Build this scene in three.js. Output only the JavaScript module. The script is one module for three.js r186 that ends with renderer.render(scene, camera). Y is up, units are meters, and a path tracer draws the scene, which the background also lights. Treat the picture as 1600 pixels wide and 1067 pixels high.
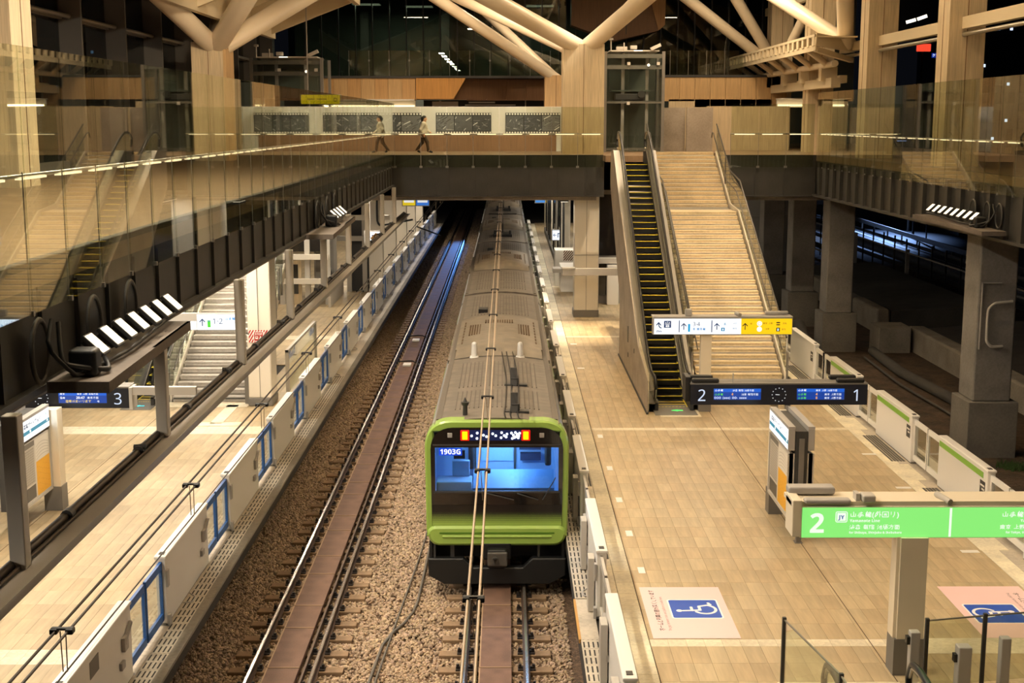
import * as THREE from 'three';
import { mergeGeometries, toCreasedNormals } from 'three/addons/utils/BufferGeometryUtils.js';
import { RoundedBoxGeometry } from 'three/addons/geometries/RoundedBoxGeometry.js';
import { MarchingCubes } from 'three/addons/objects/MarchingCubes.js';
import { RectAreaLightUniformsLib } from 'three/addons/lights/RectAreaLightUniformsLib.js';

// ───────── camera, sky, large lights, exposure ─────────
// metres; y = 0 is the top of the rails, z = -D where D is the distance down the tracks
const scene = new THREE.Scene();
const camera = new THREE.PerspectiveCamera(29.04, 1600 / 1067, 0.3, 600);
camera.position.set(0, 9.7, 0);
camera.rotation.order = 'YXZ';
camera.rotation.set(-Math.atan(345 / 2060), -0.0043, 0);
const renderer = new THREE.WebGLRenderer({ antialias: true });
renderer.toneMapping = THREE.LinearToneMapping;
renderer.toneMappingExposure = 1.0;
renderer.shadowMap.enabled = true;
RectAreaLightUniformsLib.init();
scene.background = new THREE.Color().setRGB(0.0025, 0.0028, 0.004);   // night sky

const WARM = new THREE.Color().setRGB(1, 0.78, 0.52), SOFT = new THREE.Color().setRGB(1, 0.87, 0.69), COOL = new THREE.Color().setRGB(0.86, 0.93, 1);
const ROOF_FILL = 250, SOFFIT_LAMP = 112, DECK_LAMP = 55, HALL_FILL = 80, FLOOD = 900;  // roof and hall values are strengths of added lamps

// ───────── helpers ─────────
const V = (x, y, d) => new THREE.Vector3(x, y, -d);
let seed = 20477;
const rnd = () => { seed = (seed + 0x6d2b79f5) | 0; let t = Math.imul(seed ^ (seed >>> 15), 1 | seed); t = (t + Math.imul(t ^ (t >>> 7), 61 | t)) ^ t; return ((t ^ (t >>> 14)) >>> 0) / 4294967296; };
const rr = (a, b) => a + (b - a) * rnd();
const used = {};
const numbered = (n) => { const k = used[n] = (used[n] ?? -1) + 1; return k ? n + '_' + String(k).padStart(3, '0') : n; };
const ORD = ['first', 'second', 'third', 'fourth', 'fifth', 'sixth', 'seventh', 'eighth', 'ninth', 'tenth', 'eleventh', 'twelfth', 'thirteenth', 'fourteenth', 'fifteenth', 'sixteenth', 'seventeenth', 'eighteenth'];
function thing(name, label, category, [x, y, d], group) {
  const o = new THREE.Group(); o.name = numbered(name); o.position.set(x, y, -d); scene.add(o);
  o.userData = { label, category }; if (group) o.userData.group = group;
  return o;
}
const worldOf = (o) => { const p = new THREE.Vector3(); for (let q = o; q && q !== scene; q = q.parent) p.add(q.position); return p; };
function uvMetres(g) {                       // texture coordinates in metres from the dominant axis of each vertex
  const p = g.attributes.position, n = g.attributes.normal, uv = new Float32Array(p.count * 2);
  for (let i = 0; i < p.count; i++) {
    const x = Math.abs(n.getX(i)), y = Math.abs(n.getY(i)), z = Math.abs(n.getZ(i));
    if (y >= x && y >= z) { uv[2 * i] = p.getX(i); uv[2 * i + 1] = p.getZ(i); } else if (x >= z) { uv[2 * i] = p.getZ(i); uv[2 * i + 1] = p.getY(i); } else { uv[2 * i] = p.getX(i); uv[2 * i + 1] = p.getY(i); }
  }
  g.setAttribute('uv', new THREE.BufferAttribute(uv, 2)); return g;
}
function join(gs) {
  gs = [gs].flat(5).filter(Boolean);
  const mixed = gs.some((g) => !g.index) && gs.some((g) => g.index);
  gs = gs.map((g) => { const h = mixed && g.index ? g.toNonIndexed() : g; for (const k of Object.keys(h.attributes)) if (!['position', 'normal', 'uv'].includes(k)) h.deleteAttribute(k); if (!h.attributes.uv) uvMetres(h); return h; });
  return gs.length === 1 ? gs[0] : mergeGeometries(gs);
}
// a named mesh; its geometry is written in world coordinates and moved under its parent
function part(parent, name, gs, m, label) {
  const g = join(gs);
  if (m.userData.metres) uvMetres(g);
  if (parent !== scene) { const w = worldOf(parent); g.translate(-w.x, -w.y, -w.z); }
  const o = new THREE.Mesh(g, m); o.name = parent === scene ? numbered(name) : name; o.castShadow = o.receiveShadow = true;
  if (label) o.userData.label = label;
  parent.add(o); return o;
}
function one(name, gs, m, label, category, group) { const o = part(scene, name, gs, m); o.userData = { label, category }; if (group) o.userData.group = group; return o; }
function struct(name, gs, m) { const o = part(scene, name, gs, m); o.userData.kind = 'structure'; return o; }
function stuff(o) { o.userData.kind = 'stuff'; return o; }
function copyOf(o, label, dx, dy, dd) { const c = o.clone(); c.name = numbered(o.name.replace(/_\d{3}$/, '')); c.position.x += dx; c.position.y += dy; c.position.z -= dd; c.userData = { ...o.userData, label }; scene.add(c); return c; }

const B = (x0, x1, y0, y1, d0, d1) => new THREE.BoxGeometry(x1 - x0, y1 - y0, d1 - d0).translate((x0 + x1) / 2, (y0 + y1) / 2, -(d0 + d1) / 2);
const RB = (x0, x1, y0, y1, d0, d1, r = 0.02, s = 1) => new RoundedBoxGeometry(x1 - x0, y1 - y0, d1 - d0, s, r).translate((x0 + x1) / 2, (y0 + y1) / 2, -(d0 + d1) / 2);
function rod(a, b, r, n = 8, r2 = r) {
  const dir = b.clone().sub(a), g = new THREE.CylinderGeometry(r2, r, dir.length(), n, 1);
  return g.applyQuaternion(new THREE.Quaternion().setFromUnitVectors(new THREE.Vector3(0, 1, 0), dir.clone().normalize())).translate((a.x + b.x) / 2, (a.y + b.y) / 2, (a.z + b.z) / 2);
}
function beam(a, b, w, h, up = new THREE.Vector3(0, 1, 0)) {     // rectangular bar from a to b
  const dir = b.clone().sub(a), L = dir.length(), zz = dir.clone().normalize(), xx = new THREE.Vector3().crossVectors(up, zz).normalize(), yy = new THREE.Vector3().crossVectors(zz, xx);
  return new THREE.BoxGeometry(w, h, L).applyMatrix4(new THREE.Matrix4().makeBasis(xx, yy, zz).setPosition(a.clone().add(b).multiplyScalar(0.5)));
}
const path = (pts, r, n = 24, rad = 6, closed = false) => new THREE.TubeGeometry(new THREE.CatmullRomCurve3(pts, closed, 'catmullrom', 0.2), n, r, rad, closed);
const shape = (pts) => { const s = new THREE.Shape(); pts.forEach(([x, y], i) => (i ? s.lineTo(x, y) : s.moveTo(x, y))); return s; };
function prismDY(pts, x0, x1, holes = []) {                       // outline given as [D, y], extruded along x
  const s = shape(pts); holes.forEach((h) => s.holes.push(shape(h)));
  const g = new THREE.ExtrudeGeometry(s, { depth: x1 - x0, bevelEnabled: false, steps: 1 });
  return g.applyMatrix4(new THREE.Matrix4().set(0, 0, 1, x0, 0, 1, 0, 0, -1, 0, 0, 0, 0, 0, 0, 1));
}
function skin(ds, n, at) {                                        // a surface over rows at the given D, at(i / n, row) -> [x, y]
  const p = [], id = []; ds.forEach((d, j) => { for (let i = 0; i <= n; i++) { const [x, y] = at(i / n, j); p.push(x, y, -d); } });
  for (let j = 0; j < ds.length - 1; j++) for (let i = 0; i < n; i++) { const a = j * (n + 1) + i, b = a + n + 1; id.push(a, a + 1, b, b, a + 1, b + 1); }
  const g = new THREE.BufferGeometry(); g.setAttribute('position', new THREE.Float32BufferAttribute(p, 3)); g.setIndex(id); return uvMetres(toCreasedNormals(g, 0.5));
}
function prismXY(pts, d0, d1, holes = [], bevel = 0) {            // outline given as [x, y], extruded along the tracks
  const s = Array.isArray(pts) ? shape(pts) : pts; holes.forEach((h) => s.holes.push(Array.isArray(h) ? shape(h) : h));
  return new THREE.ExtrudeGeometry(s, { depth: d1 - d0 - 2 * bevel, bevelEnabled: bevel > 0, bevelSize: bevel, bevelThickness: bevel, bevelSegments: 1, steps: 1, curveSegments: 8 }).translate(0, 0, -d1 + bevel);
}
const panelZ = (x0, x1, y0, y1, d) => new THREE.PlaneGeometry(x1 - x0, y1 - y0).translate((x0 + x1) / 2, (y0 + y1) / 2, -d);   // faces the camera
function panelX(d0, d1, y0, y1, x, s) {                           // faces +x (s = 1; left edge at the near end) or -x (s = -1)
  return new THREE.PlaneGeometry(Math.abs(d1 - d0), y1 - y0).rotateY(s * Math.PI / 2).translate(x, (y0 + y1) / 2, -(d0 + d1) / 2);
}
const floorPanel = (x0, x1, d0, d1, y) => new THREE.PlaneGeometry(x1 - x0, d1 - d0).rotateX(-Math.PI / 2).translate((x0 + x1) / 2, y, -(d0 + d1) / 2);
const quad = (a, b, c, d) => { const g = new THREE.BufferGeometry(); g.setAttribute('position', new THREE.Float32BufferAttribute([a, b, c, a, c, d].flatMap((p) => [p.x, p.y, p.z]), 3)); g.computeVertexNormals(); return uvMetres(g); };

// ───────── procedural textures ─────────
const hash = (x, y, s) => { let h = Math.imul(x | 0, 374761393) ^ Math.imul(y | 0, 668265263) ^ Math.imul(s | 0, 2246822519); h = Math.imul(h ^ (h >>> 13), 1274126177); return ((h ^ (h >>> 16)) >>> 0) / 4294967296; };
function lattice(u, v, px, py, s) {          // tileable value noise, u v in 0..1
  const x = u * px, y = v * py, x0 = Math.floor(x), y0 = Math.floor(y), fx = x - x0, fy = y - y0, sx = fx * fx * (3 - 2 * fx), sy = fy * fy * (3 - 2 * fy);
  const a = hash(x0 % px, y0 % py, s), b = hash((x0 + 1) % px, y0 % py, s), c = hash(x0 % px, (y0 + 1) % py, s), d = hash((x0 + 1) % px, (y0 + 1) % py, s);
  return (a + (b - a) * sx) * (1 - sy) + (c + (d - c) * sx) * sy;
}
function grainTex(n, metres, f) {
  const data = new Uint8Array(n * n * 4);
  for (let y = 0; y < n; y++) for (let x = 0; x < n; x++) { const c = f(x / n, y / n, x, y), o = (y * n + x) * 4; for (let k = 0; k < 3; k++) data[o + k] = Math.max(0, Math.min(255, (Array.isArray(c) ? c[k] : c) * 255)); data[o + 3] = 255; }
  const t = new THREE.DataTexture(data, n, n); t.wrapS = t.wrapT = THREE.RepeatWrapping; t.magFilter = THREE.LinearFilter; t.minFilter = THREE.LinearMipmapLinearFilter; t.colorSpace = THREE.SRGBColorSpace; t.needsUpdate = true;
  t.repeat.set(1 / metres, 1 / metres); return t;
}
const TX = {
  plank: grainTex(512, 2.4, (u, v) => 0.84 + 0.06 * lattice(u, v, 40, 6, 1) + 0.09 * lattice(u, v, 9, 5, 2) + 0.04 * lattice(u, v, 120, 12, 3) - 0.03),
  concrete: grainTex(512, 3, (u, v) => 0.78 + 0.14 * lattice(u, v, 7, 7, 4) + 0.08 * lattice(u, v, 60, 60, 5) + 0.06 * lattice(u, v, 200, 200, 6)),
  board: grainTex(512, 1.5, (u, v, x, y) => 0.72 + 0.16 * lattice(u, v, 9, 9, 7) + 0.12 * lattice(u, v, 220, 220, 8) + (hash(x, y, 9) > 0.985 ? 0.16 : 0)),
  gravel: grainTex(512, 2, (u, v) => { const a = lattice(u, v, 60, 60, 10), b = lattice(u, v, 120, 120, 11); const k = 0.42 + 0.35 * a + 0.25 * b; return [k, k * 0.93, k * 0.86]; }),
  wood: grainTex(512, 1.6, (u, v) => 0.82 + 0.10 * lattice(u, v, 90, 3, 12) + 0.07 * lattice(u, v, 24, 2, 13) + 0.05 * lattice(u, v, 200, 8, 14)),
  steel: grainTex(256, 2.5, (u, v) => 0.84 + 0.10 * lattice(u, v, 5, 9, 15) + 0.05 * lattice(u, v, 80, 20, 16)),
  dirt: grainTex(512, 4, (u, v) => { const k = 0.5 + 0.3 * lattice(u, v, 8, 8, 17) + 0.2 * lattice(u, v, 40, 40, 18) + 0.15 * lattice(u, v, 150, 150, 19); return [k, k * 0.92, k * 0.82]; }),
};
const bump = (t) => { const b = t.clone(); b.colorSpace = THREE.NoColorSpace; b.needsUpdate = true; return b; };
function mat(hex, rough = 0.6, metal = 0, tex, extra = {}) {
  const m = new THREE.MeshPhysicalMaterial({ color: hex, roughness: rough, metalness: metal, map: tex ?? null, side: THREE.DoubleSide, ...extra });
  m.userData.metres = Boolean(tex); return m;
}
const glow = (hex, k = 1) => new THREE.MeshStandardMaterial({ color: hex, roughness: 0.5, emissive: hex, emissiveIntensity: k });
const pane = (hex, extra = {}) => new THREE.MeshPhysicalMaterial({ color: hex, roughness: 0, transmission: 1, thickness: 0, ior: 1.5, side: THREE.DoubleSide, ...extra });
const M = {
  tile: [0xcbb690, 0xc9b38d, 0xcdb994, 0xc7b08a].map((h) => mat(h, 0.47, 0, TX.plank)),
  cream: mat(0xf4e8cc, 0.5, 0, TX.concrete), tactile: mat(0xf6ecd0, 0.55, 0, TX.concrete), darkGrip: mat(0x4a4740, 0.7),
  pit: mat(0xc9beac, 0.55, 0, TX.concrete), slot: mat(0x2b2826, 0.8), joint: mat(0x5a4631, 0.9), concrete: mat(0x8f887c, 0.85, 0, TX.concrete), darkConcrete: mat(0x4f4b45, 0.9, 0, TX.concrete),
  ballast: mat(0x83705d, 0.95, 0, TX.gravel, { bumpMap: bump(TX.gravel), bumpScale: 0.04 }), stone: mat(0xb09c86, 0.9), dirt: mat(0x574b3d, 0.95, 0, TX.dirt, { bumpMap: bump(TX.dirt), bumpScale: 0.1 }),
  sleeper: mat(0x94795c, 0.85, 0, TX.board), board: mat(0x7a5c4c, 0.75, 0, TX.board), boardEdge: mat(0x9a7f63, 0.8), rail: mat(0x5d4c40, 0.55, 0.5), railTop: mat(0xd8cfc4, 0.22, 0.9), clip: mat(0x2c2521, 0.6, 0.3),
  white: mat(0xe9e6e0, 0.4), whiteWarm: mat(0xe4dccd, 0.5), grey: mat(0xa9a5a0, 0.5), midGrey: mat(0x77736d, 0.55), finGrey: mat(0x57534e, 0.6), paleGrey: mat(0xbdb7ad, 0.5), darkGrey: mat(0x3b3a39, 0.55), black: mat(0x151516, 0.45), rubber: mat(0x101011, 0.35),
  fascia: mat(0x4c4a46, 0.5, 0.35, TX.steel), fasciaRib: mat(0x44423e, 0.5, 0.35), steel: mat(0xb9b4ab, 0.28, 0.85), steelDull: mat(0x8e8a84, 0.4, 0.6), railSteel: mat(0x55514b, 0.35, 0.6),
  wood: mat(0xd4ae7a, 0.5, 0, TX.wood), woodDeep: mat(0xb3844e, 0.5, 0, TX.wood), woodDark: mat(0x7a5634, 0.55, 0, TX.wood), beige: mat(0xdcc7a2, 0.5, 0, TX.wood), postBeige: mat(0xe4d8c0, 0.5), tube: mat(0xe6d6bc, 0.35), truss: mat(0xd6c6a6, 0.5),
  membrane: mat(0xf3efe6, 0.8), floorHall: mat(0x9c8163, 0.35, 0, TX.plank), wallGrey: mat(0xa79a8a, 0.6, 0, TX.concrete), wallWhite: mat(0xdad7cf, 0.6),
  glass: pane(0xf0f3ea), clear: pane(0xf6f8f6), nightGlass: mat(0x0c0f0d, 0.04, 0, null, { ior: 1.52 }), smoke: pane(0x8d9a92),
  green: mat(0x97b853, 0.35, 0, null, { clearcoat: 0.6, clearcoatRoughness: 0.15 }), gateGreen: mat(0x7fb53a, 0.4), gateBlue: mat(0x2f66b4, 0.4), mask: mat(0x0b0b0d, 0.12, 0, null, { clearcoat: 1, clearcoatRoughness: 0.05 }),
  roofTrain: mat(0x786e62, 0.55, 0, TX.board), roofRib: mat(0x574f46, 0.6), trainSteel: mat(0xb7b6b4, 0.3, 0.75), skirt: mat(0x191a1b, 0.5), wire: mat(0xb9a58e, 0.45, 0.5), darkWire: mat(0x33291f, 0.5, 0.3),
  yellow: mat(0xe8c61a, 0.5), orange: mat(0xbd8f4c, 0.6), red: mat(0xb0201b, 0.5), pipe: mat(0x7e8288, 0.3, 0.7), road: mat(0x2a2c30, 0.6, 0, TX.concrete), cable: mat(0x5b554c, 0.7),
};
// ───────── lettering ─────────
// strokes of the characters that the fonts lack: points are two digits, x then y (down), on a ten by ten field
const STROKES = {
  山: '51 58|14 18 88 84', 手: '72 23|15 85|07 97|51 57 49 29', 線: '31 13 33 15 45|16 46|30 33|34 39|26 18|47 58|71 62 52 57 92 52|54 94|75 79 69|76 58|96 77 99', 外: '31 14 08|31 51 36 09|23 45|70 79|74 96', 回: '01 91 99 09 01|34 64 67 34 37', 内: '11 19|11 91 99 89|50 54 27|54 87',
  渋: '11 22|04 15|09 27|60 64|62 92|45 95|36 95|48 57|37 57 49|95 78', 谷: '31 13|61 93|50 35 08|50 75 98|27 87 79 29 27', 新: '30 31|11 51|12 23|42 33|04 54|06 56|34 39|36 18|36 58|91 61 68 59|63 99|83 89', 宿: '50 51|03 01 91 93|22 05|14 19|43 93|63 55|55 95 99 59 55|57 97', 池: '11 22|04 15|09 27|35 83 86 76|53 59 99 97|71 77', 袋: '20 03|13 16|24 94|60 75 97|80 91|06 96|50 56|47 29|47 89|29 59', 方: '50 51|02 92|42 45 08|44 84 79 59', 面: '01 91|51 43|13 19 99 93 13|33 39|63 69|36 66|37 67',
  東: '02 92|13 83 87 17 13|15 85|50 59|47 09|57 99', 京: '50 52|02 92|23 73 76 26 23|56 59 49|37 18|67 88', 上: '50 58|54 84|08 98', 野: '01 41 45 05 01|03 43|21 28|06 46|09 49|51 91 72|52 74|55 95 86|75 79 69', 高: '50 51|01 91|32 62 64 32 34|09 06 96 99 89|37 67 69 37 39', 輪: '01 41|12 32 36 16 12|14 34|20 29|07 47|70 53|70 93|64 84|56 59|56 96 99|66 69|86 89|57 97',
  ゲ: '30 14|22 72|52 49 39|80 91|90 99', ー: '04 94', ト: '30 39|34 76', ウ: '50 52|12 15|12 82 76 49', ェ: '25 85|55 58|18 98', イ: '80 43 15|54 59', ク: '30 15|22 82 65 29', マ: '12 92 65|46 68', ホ: '02 92|50 59 49|34 17|64 87', ム: '50 18 88|65 99', の: '52 37 18 05 22 52 82 95 87 69', が: '13 63 68 58|32 18|73 86|80 91', 広: '50 51|11 91|12 18 09|52 37 87|64 98', く: '70 24 79', い: '12 16 37 46|72 86', て: '12 82 44 46 69', ま: '12 82|14 84|50 57 28 07 26 58 88', す: '02 92|50 56 36 44 56 49', 電: '11 81|03 92 95|50 54|23 33|63 73|16 86 88 18 16|51 59 99', 車: '01 91|12 82 86 16 12|14 84|07 97|50 59', り: '21 25|71 75 59', 番: '70 11|02 92|51 55|14 05|94 99|16 86 89 19 16|17 87|56 59', 号: '21 71 73 23 21|05 95|25 37 77 69', と: '31 36|72 35 18 29 89', 列: '01 51|31 08|24 44 07|25 36|61 66|91 99 78', 間: '11 41 44 14|11 19|12 42|61 91 99|61 64 94|62 92|35 65 69 39 35|37 67', し: '32 37 58 89',
};
function txt(c, s, x, y, size, color, align = 'left', bold = false, family = 'sans-serif') {
  c.fillStyle = c.strokeStyle = color; c.textAlign = 'left'; c.textBaseline = 'alphabetic'; c.lineJoin = c.lineCap = 'round';
  c.font = (bold ? 'bold ' : '') + size + 'px ' + family;
  const wOf = (ch) => (STROKES[ch] ? size : c.measureText(ch).width), total = [...s].reduce((a, ch) => a + wOf(ch), 0);
  let px = align === 'center' ? x - total / 2 : align === 'right' ? x - total : x;
  for (const ch of s) {
    if (STROKES[ch]) {
      c.lineWidth = size * (bold ? 0.1 : 0.075); const k = size * 0.09, oy = y - size * 0.86, ox = px + size * 0.08;
      for (const st of STROKES[ch].split('|')) { c.beginPath(); st.split(' ').forEach((p, i) => { const X = ox + Number(p[0]) * k, Y = oy + Number(p[1]) * k; i ? c.lineTo(X, Y) : c.moveTo(X, Y); }); c.stroke(); }
    } else c.fillText(ch, px, y);
    px += wOf(ch);
  }
}
function print(w, h, draw) { const cv = document.createElement('canvas'); cv.width = w; cv.height = h; draw(cv.getContext('2d'), w, h); const t = new THREE.CanvasTexture(cv); t.colorSpace = THREE.SRGBColorSpace; t.magFilter = THREE.LinearFilter; return t; }
const lit = (t, k) => (k ? new THREE.MeshStandardMaterial({ color: 0x999999, map: t, roughness: 0.4, emissive: 0xffffff, emissiveMap: t, emissiveIntensity: k }) : new THREE.MeshStandardMaterial({ map: t, roughness: 0.5 }));
function signZ(parent, name, x0, x1, y0, y1, d, w, h, draw, k) { return part(parent, name, panelZ(x0, x1, y0, y1, d), lit(print(w, h, draw), k)); }
function signX(parent, name, d0, d1, y0, y1, x, s, w, h, draw, k) { return part(parent, name, panelX(d0, d1, y0, y1, x, s), lit(print(w, h, draw), k)); }
const upArrow = (c, x, y, s, col) => { c.strokeStyle = col; c.lineWidth = s * 0.13; c.lineCap = 'butt'; c.beginPath(); c.moveTo(x, y + s * 0.5); c.lineTo(x, y - s * 0.42); c.moveTo(x - s * 0.38, y - s * 0.05); c.lineTo(x, y - s * 0.45); c.lineTo(x + s * 0.38, y - s * 0.05); c.stroke(); };
function wheelchair(c, x, y, s, col) {   // facing right, upright, about s tall
  c.strokeStyle = c.fillStyle = col; c.lineWidth = s * 0.075; c.lineCap = 'round'; c.lineJoin = 'round';
  c.beginPath(); c.arc(x - s * 0.1, y - s * 0.44, s * 0.075, 0, 7); c.fill();
  c.beginPath(); c.moveTo(x - s * 0.1, y - s * 0.34); c.lineTo(x - s * 0.07, y + s * 0.08); c.lineTo(x + s * 0.17, y + s * 0.08); c.lineTo(x + s * 0.27, y + s * 0.38); c.lineTo(x + s * 0.38, y + s * 0.34); c.moveTo(x - s * 0.09, y - s * 0.12); c.lineTo(x + s * 0.12, y - s * 0.12); c.stroke();
  c.beginPath(); c.arc(x - s * 0.02, y + s * 0.2, s * 0.27, 0.35, Math.PI * 1.32); c.stroke();
}
// a soft lamp in front of a glowing sign face, its size and colour
function signLight(parent, x, y, d, w, h, color, k) { const l = new THREE.RectAreaLight(color, k, w, h), p = worldOf(parent); l.position.set(x - p.x, y - p.y, -d - p.z); l.rotation.y = Math.PI; parent.add(l); return l; }
// ───────── ground and platforms ─────────
struct('ground', B(-6.5, 1.42, -0.8, -0.24, 8, 160), M.ballast);
struct('ground_outside', B(10.8, 70, -0.9, -0.3, 8, 160), M.dirt);
struct('ground_beyond_left', B(-40, -15, -0.9, -0.3, 8, 160), M.dirt);
const PY = 1.1;
function platformSlab(x0, x1) {
  const s = struct('platform_slab', [B(x0 + 0.14, x1 - (x0 < 0 ? 1.0 : 0.14), -0.6, PY - 0.24, 10, 150), B(x0, x1, PY - 0.24, PY - 0.035, 10, 150)], mat(0x37332e, 0.9, 0, TX.concrete));  // body colour darkened for the shade under the edge, besides brake dust
  return s;
}
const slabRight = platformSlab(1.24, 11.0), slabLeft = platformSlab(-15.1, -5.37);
// floor tiles 0.3 x 0.69: the nearest 300 of each platform are tiles of their own, the rest one part
const TW = 0.304, TL = 0.69, tileGeo = new Map();
function tileShape(w, l) {
  const k = w.toFixed(3) + l.toFixed(3);
  if (!tileGeo.has(k)) { const g = []; for (let v = 0; v < 4; v++) { const t = B(-w / 2, w / 2, -0.035, 0, -l / 2, l / 2); const u = t.attributes.uv, p = t.attributes.position; for (let i = 0; i < u.count; i++) u.setXY(i, p.getX(i) + v * 0.71, p.getZ(i) + v * 0.37); g.push(t); } tileGeo.set(k, g); }
  return tileGeo.get(k);
}
// cream tile rows: D of the row's near side, and where rows of tiles begin
function tileFloor(slab, xa, xb, dStart, dEnd, creamD, blocked, isOwn) {
  const far = [[], [], [], []], farCream = [], cols = Math.round((xb - xa) / TW), w = (xb - xa) / cols - 0.004;
  let own = 0, row = 0;
  for (let d = dStart; d < dEnd;) {
    const cream = creamD.some((c) => d <= c && c < d + TL), l = cream ? 0.30 : TL;
    for (let c = 0; c < cols; c++) {
      const x = xa + (c + 0.5) * (xb - xa) / cols;
      if (blocked(x, d + l / 2)) continue;
      const g = tileShape(w, l - 0.004), v = Math.floor(rnd() * 4), tone = Math.floor(rnd() * 4);
      if (own < 300 && isOwn(x, d)) {
        const o = new THREE.Mesh(g[v], cream ? M.cream : M.tile[tone]); o.name = 'floor_tile'; o.position.set(x, PY, -(d + l / 2)); o.castShadow = o.receiveShadow = true; slab.add(o); own++;
      } else (cream ? farCream : far[tone]).push(g[v].clone().translate(x, PY, -(d + l / 2)));
    }
    d += l; row++;
  }
  const add = (list, m) => { if (list.length) { const o = new THREE.Mesh(mergeGeometries(list), m); o.name = 'floor_tiles_beyond'; o.castShadow = o.receiveShadow = true; stuff(o); slab.add(o); } };
  far.forEach((l, i) => add(l, M.tile[i])); add(farCream, M.cream);
}
// (textures of tiles read their own uv, already in metres)
tileFloor(slabRight, 2.40, 9.63, 15.2, 112, [20.75, 36.5, 52.5, 69], (x, d) => (x > 6.35 && x < 9.5 && d > 43.7 && d < 62) || (x > 4.2 && x < 5.8 && d > 38.9 && d < 48), (x, d) => d > 19.2 && d < 28.5);
tileFloor(slabLeft, -14.9, -6.03, 15.2, 112, [20.6, 36.5, 52.5, 69], (x, d) => (x > -10.4 && x < -7.9 && d > 40 && d < 46.4) || (x > -11.6 && x < -10.4 && d > 39.8 && d < 46), (x, d) => d > 19.2 && d < 29 && x > -9.8);
part(slabRight, 'expansion_joint', B(6.07, 6.085, PY - 0.03, PY + 0.002, 15, 38.6), M.joint);
part(slabLeft, 'expansion_joint', B(-10.26, -10.245, PY - 0.03, PY + 0.002, 15, 38), M.joint);
// tactile paving along the platform edges, with dark anti-slip strips in front of the doors
const tactileRow = (slab, x0, x1, d0, d1, n) => { const g = []; for (let k = 0; k < n; k++) { const a = d0 + (d1 - d0) * k / n; g.push(B(x0, x1, PY - 0.035, PY - 0.001, a + 0.003, a + (d1 - d0) / n - 0.003)); } return g; };
{
  const near = [...Array(24)].map((_, k) => 16 + k * 0.6);
  for (const d of near) part(slabRight, 'tactile_tile', [B(2.06, 2.385, PY - 0.035, PY, d + 0.003, d + 0.597)], M.tactile);
  stuff(part(slabRight, 'tactile_tiles_beyond', tactileRow(slabRight, 2.06, 2.385, 30.4, 112, 136), M.tactile));
  for (const d of near) part(slabRight, 'inner_tactile_tile', [B(1.76, 2.05, PY - 0.035, PY - 0.002, d + 0.003, d + 0.597)], M.cream);
  stuff(part(slabRight, 'inner_tactile_tiles_beyond', tactileRow(slabRight, 1.76, 2.05, 30.4, 112, 136), M.cream));
  const nearR = [...Array(30)].map((_, k) => 22 + k * 0.6);
  for (const d of nearR) part(slabRight, 'tactile_tile', [B(9.64, 9.99, PY - 0.035, PY, d + 0.003, d + 0.597)], M.tactile);
  stuff(part(slabRight, 'tactile_tiles_beyond', tactileRow(slabRight, 9.64, 9.99, 40, 60, 33), M.tactile));
  stuff(part(slabRight, 'edge_paving', [B(10.0, 10.98, PY - 0.035, PY - 0.003, 14, 112)], M.pit));
  stuff(part(slabLeft, 'edge_paving', tactileRow(slabLeft, -6.02, -5.38, 15, 112, 180), M.pit));
  // door zones
  for (let k = 0; k < 9; k++) {
    const d0 = 19.75 + 5.3 * k, g = [], c = [];
    for (let j = 0; j < 4; j++) g.push(B(1.79 + j * 0.065, 1.84 + j * 0.065, PY - 0.004, PY + 0.004, d0 + 0.1, d0 + 2.1));
    part(slabRight, 'anti_slip_strip', g, M.darkGrip);
    if (k > 0 && k < 6) { const h = []; for (let j = 0; j < 5; j++) h.push(B(9.86 + j * 0.075, 9.915 + j * 0.075, PY - 0.004, PY + 0.005, d0 + 2.4, d0 + 5.2)); part(slabRight, 'anti_slip_strip', h, M.darkGrip); part(slabRight, 'tactile_apron', B(9.62, 10.2, PY - 0.03, PY + 0.003, d0 + 0.6, d0 + 2.1), M.tactile); }
  }
}
// slotted plates at the two edges beside the middle tracks
function slottedEdge(slab, x0, x1, dStart, dEnd, plainDoors) {
  let k = 0;
  for (let d = dStart; d < dEnd; d += 0.66) {
    const o = part(slab, 'slotted_plate', B(x0, x1, PY - 0.03, PY + 0.004, d + 0.006, d + 0.654), M.pit), slots = [];
    const n = Math.max(3, Math.round((x1 - x0) / 0.075));
    for (let j = 0; j < n; j++) { const x = x0 + (j + 0.5) * (x1 - x0) / n; for (let i = 0; i < 2; i++) slots.push(B(x - 0.013, x + 0.013, PY, PY + 0.0055, d + 0.05 + i * 0.32, d + 0.29 + i * 0.32)); }
    part(o, 'slots', slots, M.slot); k++;
  }
}
slottedEdge(slabRight, 1.25, 1.56, 16, 21.0); slottedEdge(slabRight, 1.25, 1.56, 22.95, 40);
part(slabRight, 'gap_plate', B(1.25, 1.56, PY - 0.03, PY + 0.006, 21.0, 22.9), M.pit); part(slabRight, 'rubber_gap_filler', B(1.215, 1.255, PY - 0.06, PY + 0.01, 21.0, 22.9), M.orange);
slottedEdge(slabLeft, -5.83, -5.52, 16.5, 44); part(slabLeft, 'edge_coping', B(-5.52, -5.36, PY - 0.05, PY + 0.004, 10, 112), M.concrete);
stuff(part(slabLeft, 'slotted_plates_beyond', B(-5.83, -5.52, PY - 0.03, PY + 0.004, 44, 112), M.pit)); stuff(part(slabRight, 'slotted_plates_beyond', B(1.25, 1.56, PY - 0.03, PY + 0.004, 40, 112), M.pit));
part(slabRight, 'door_number_plate', B(2.55, 2.68, PY, PY + 0.004, 24.3, 24.65), M.white);
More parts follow.
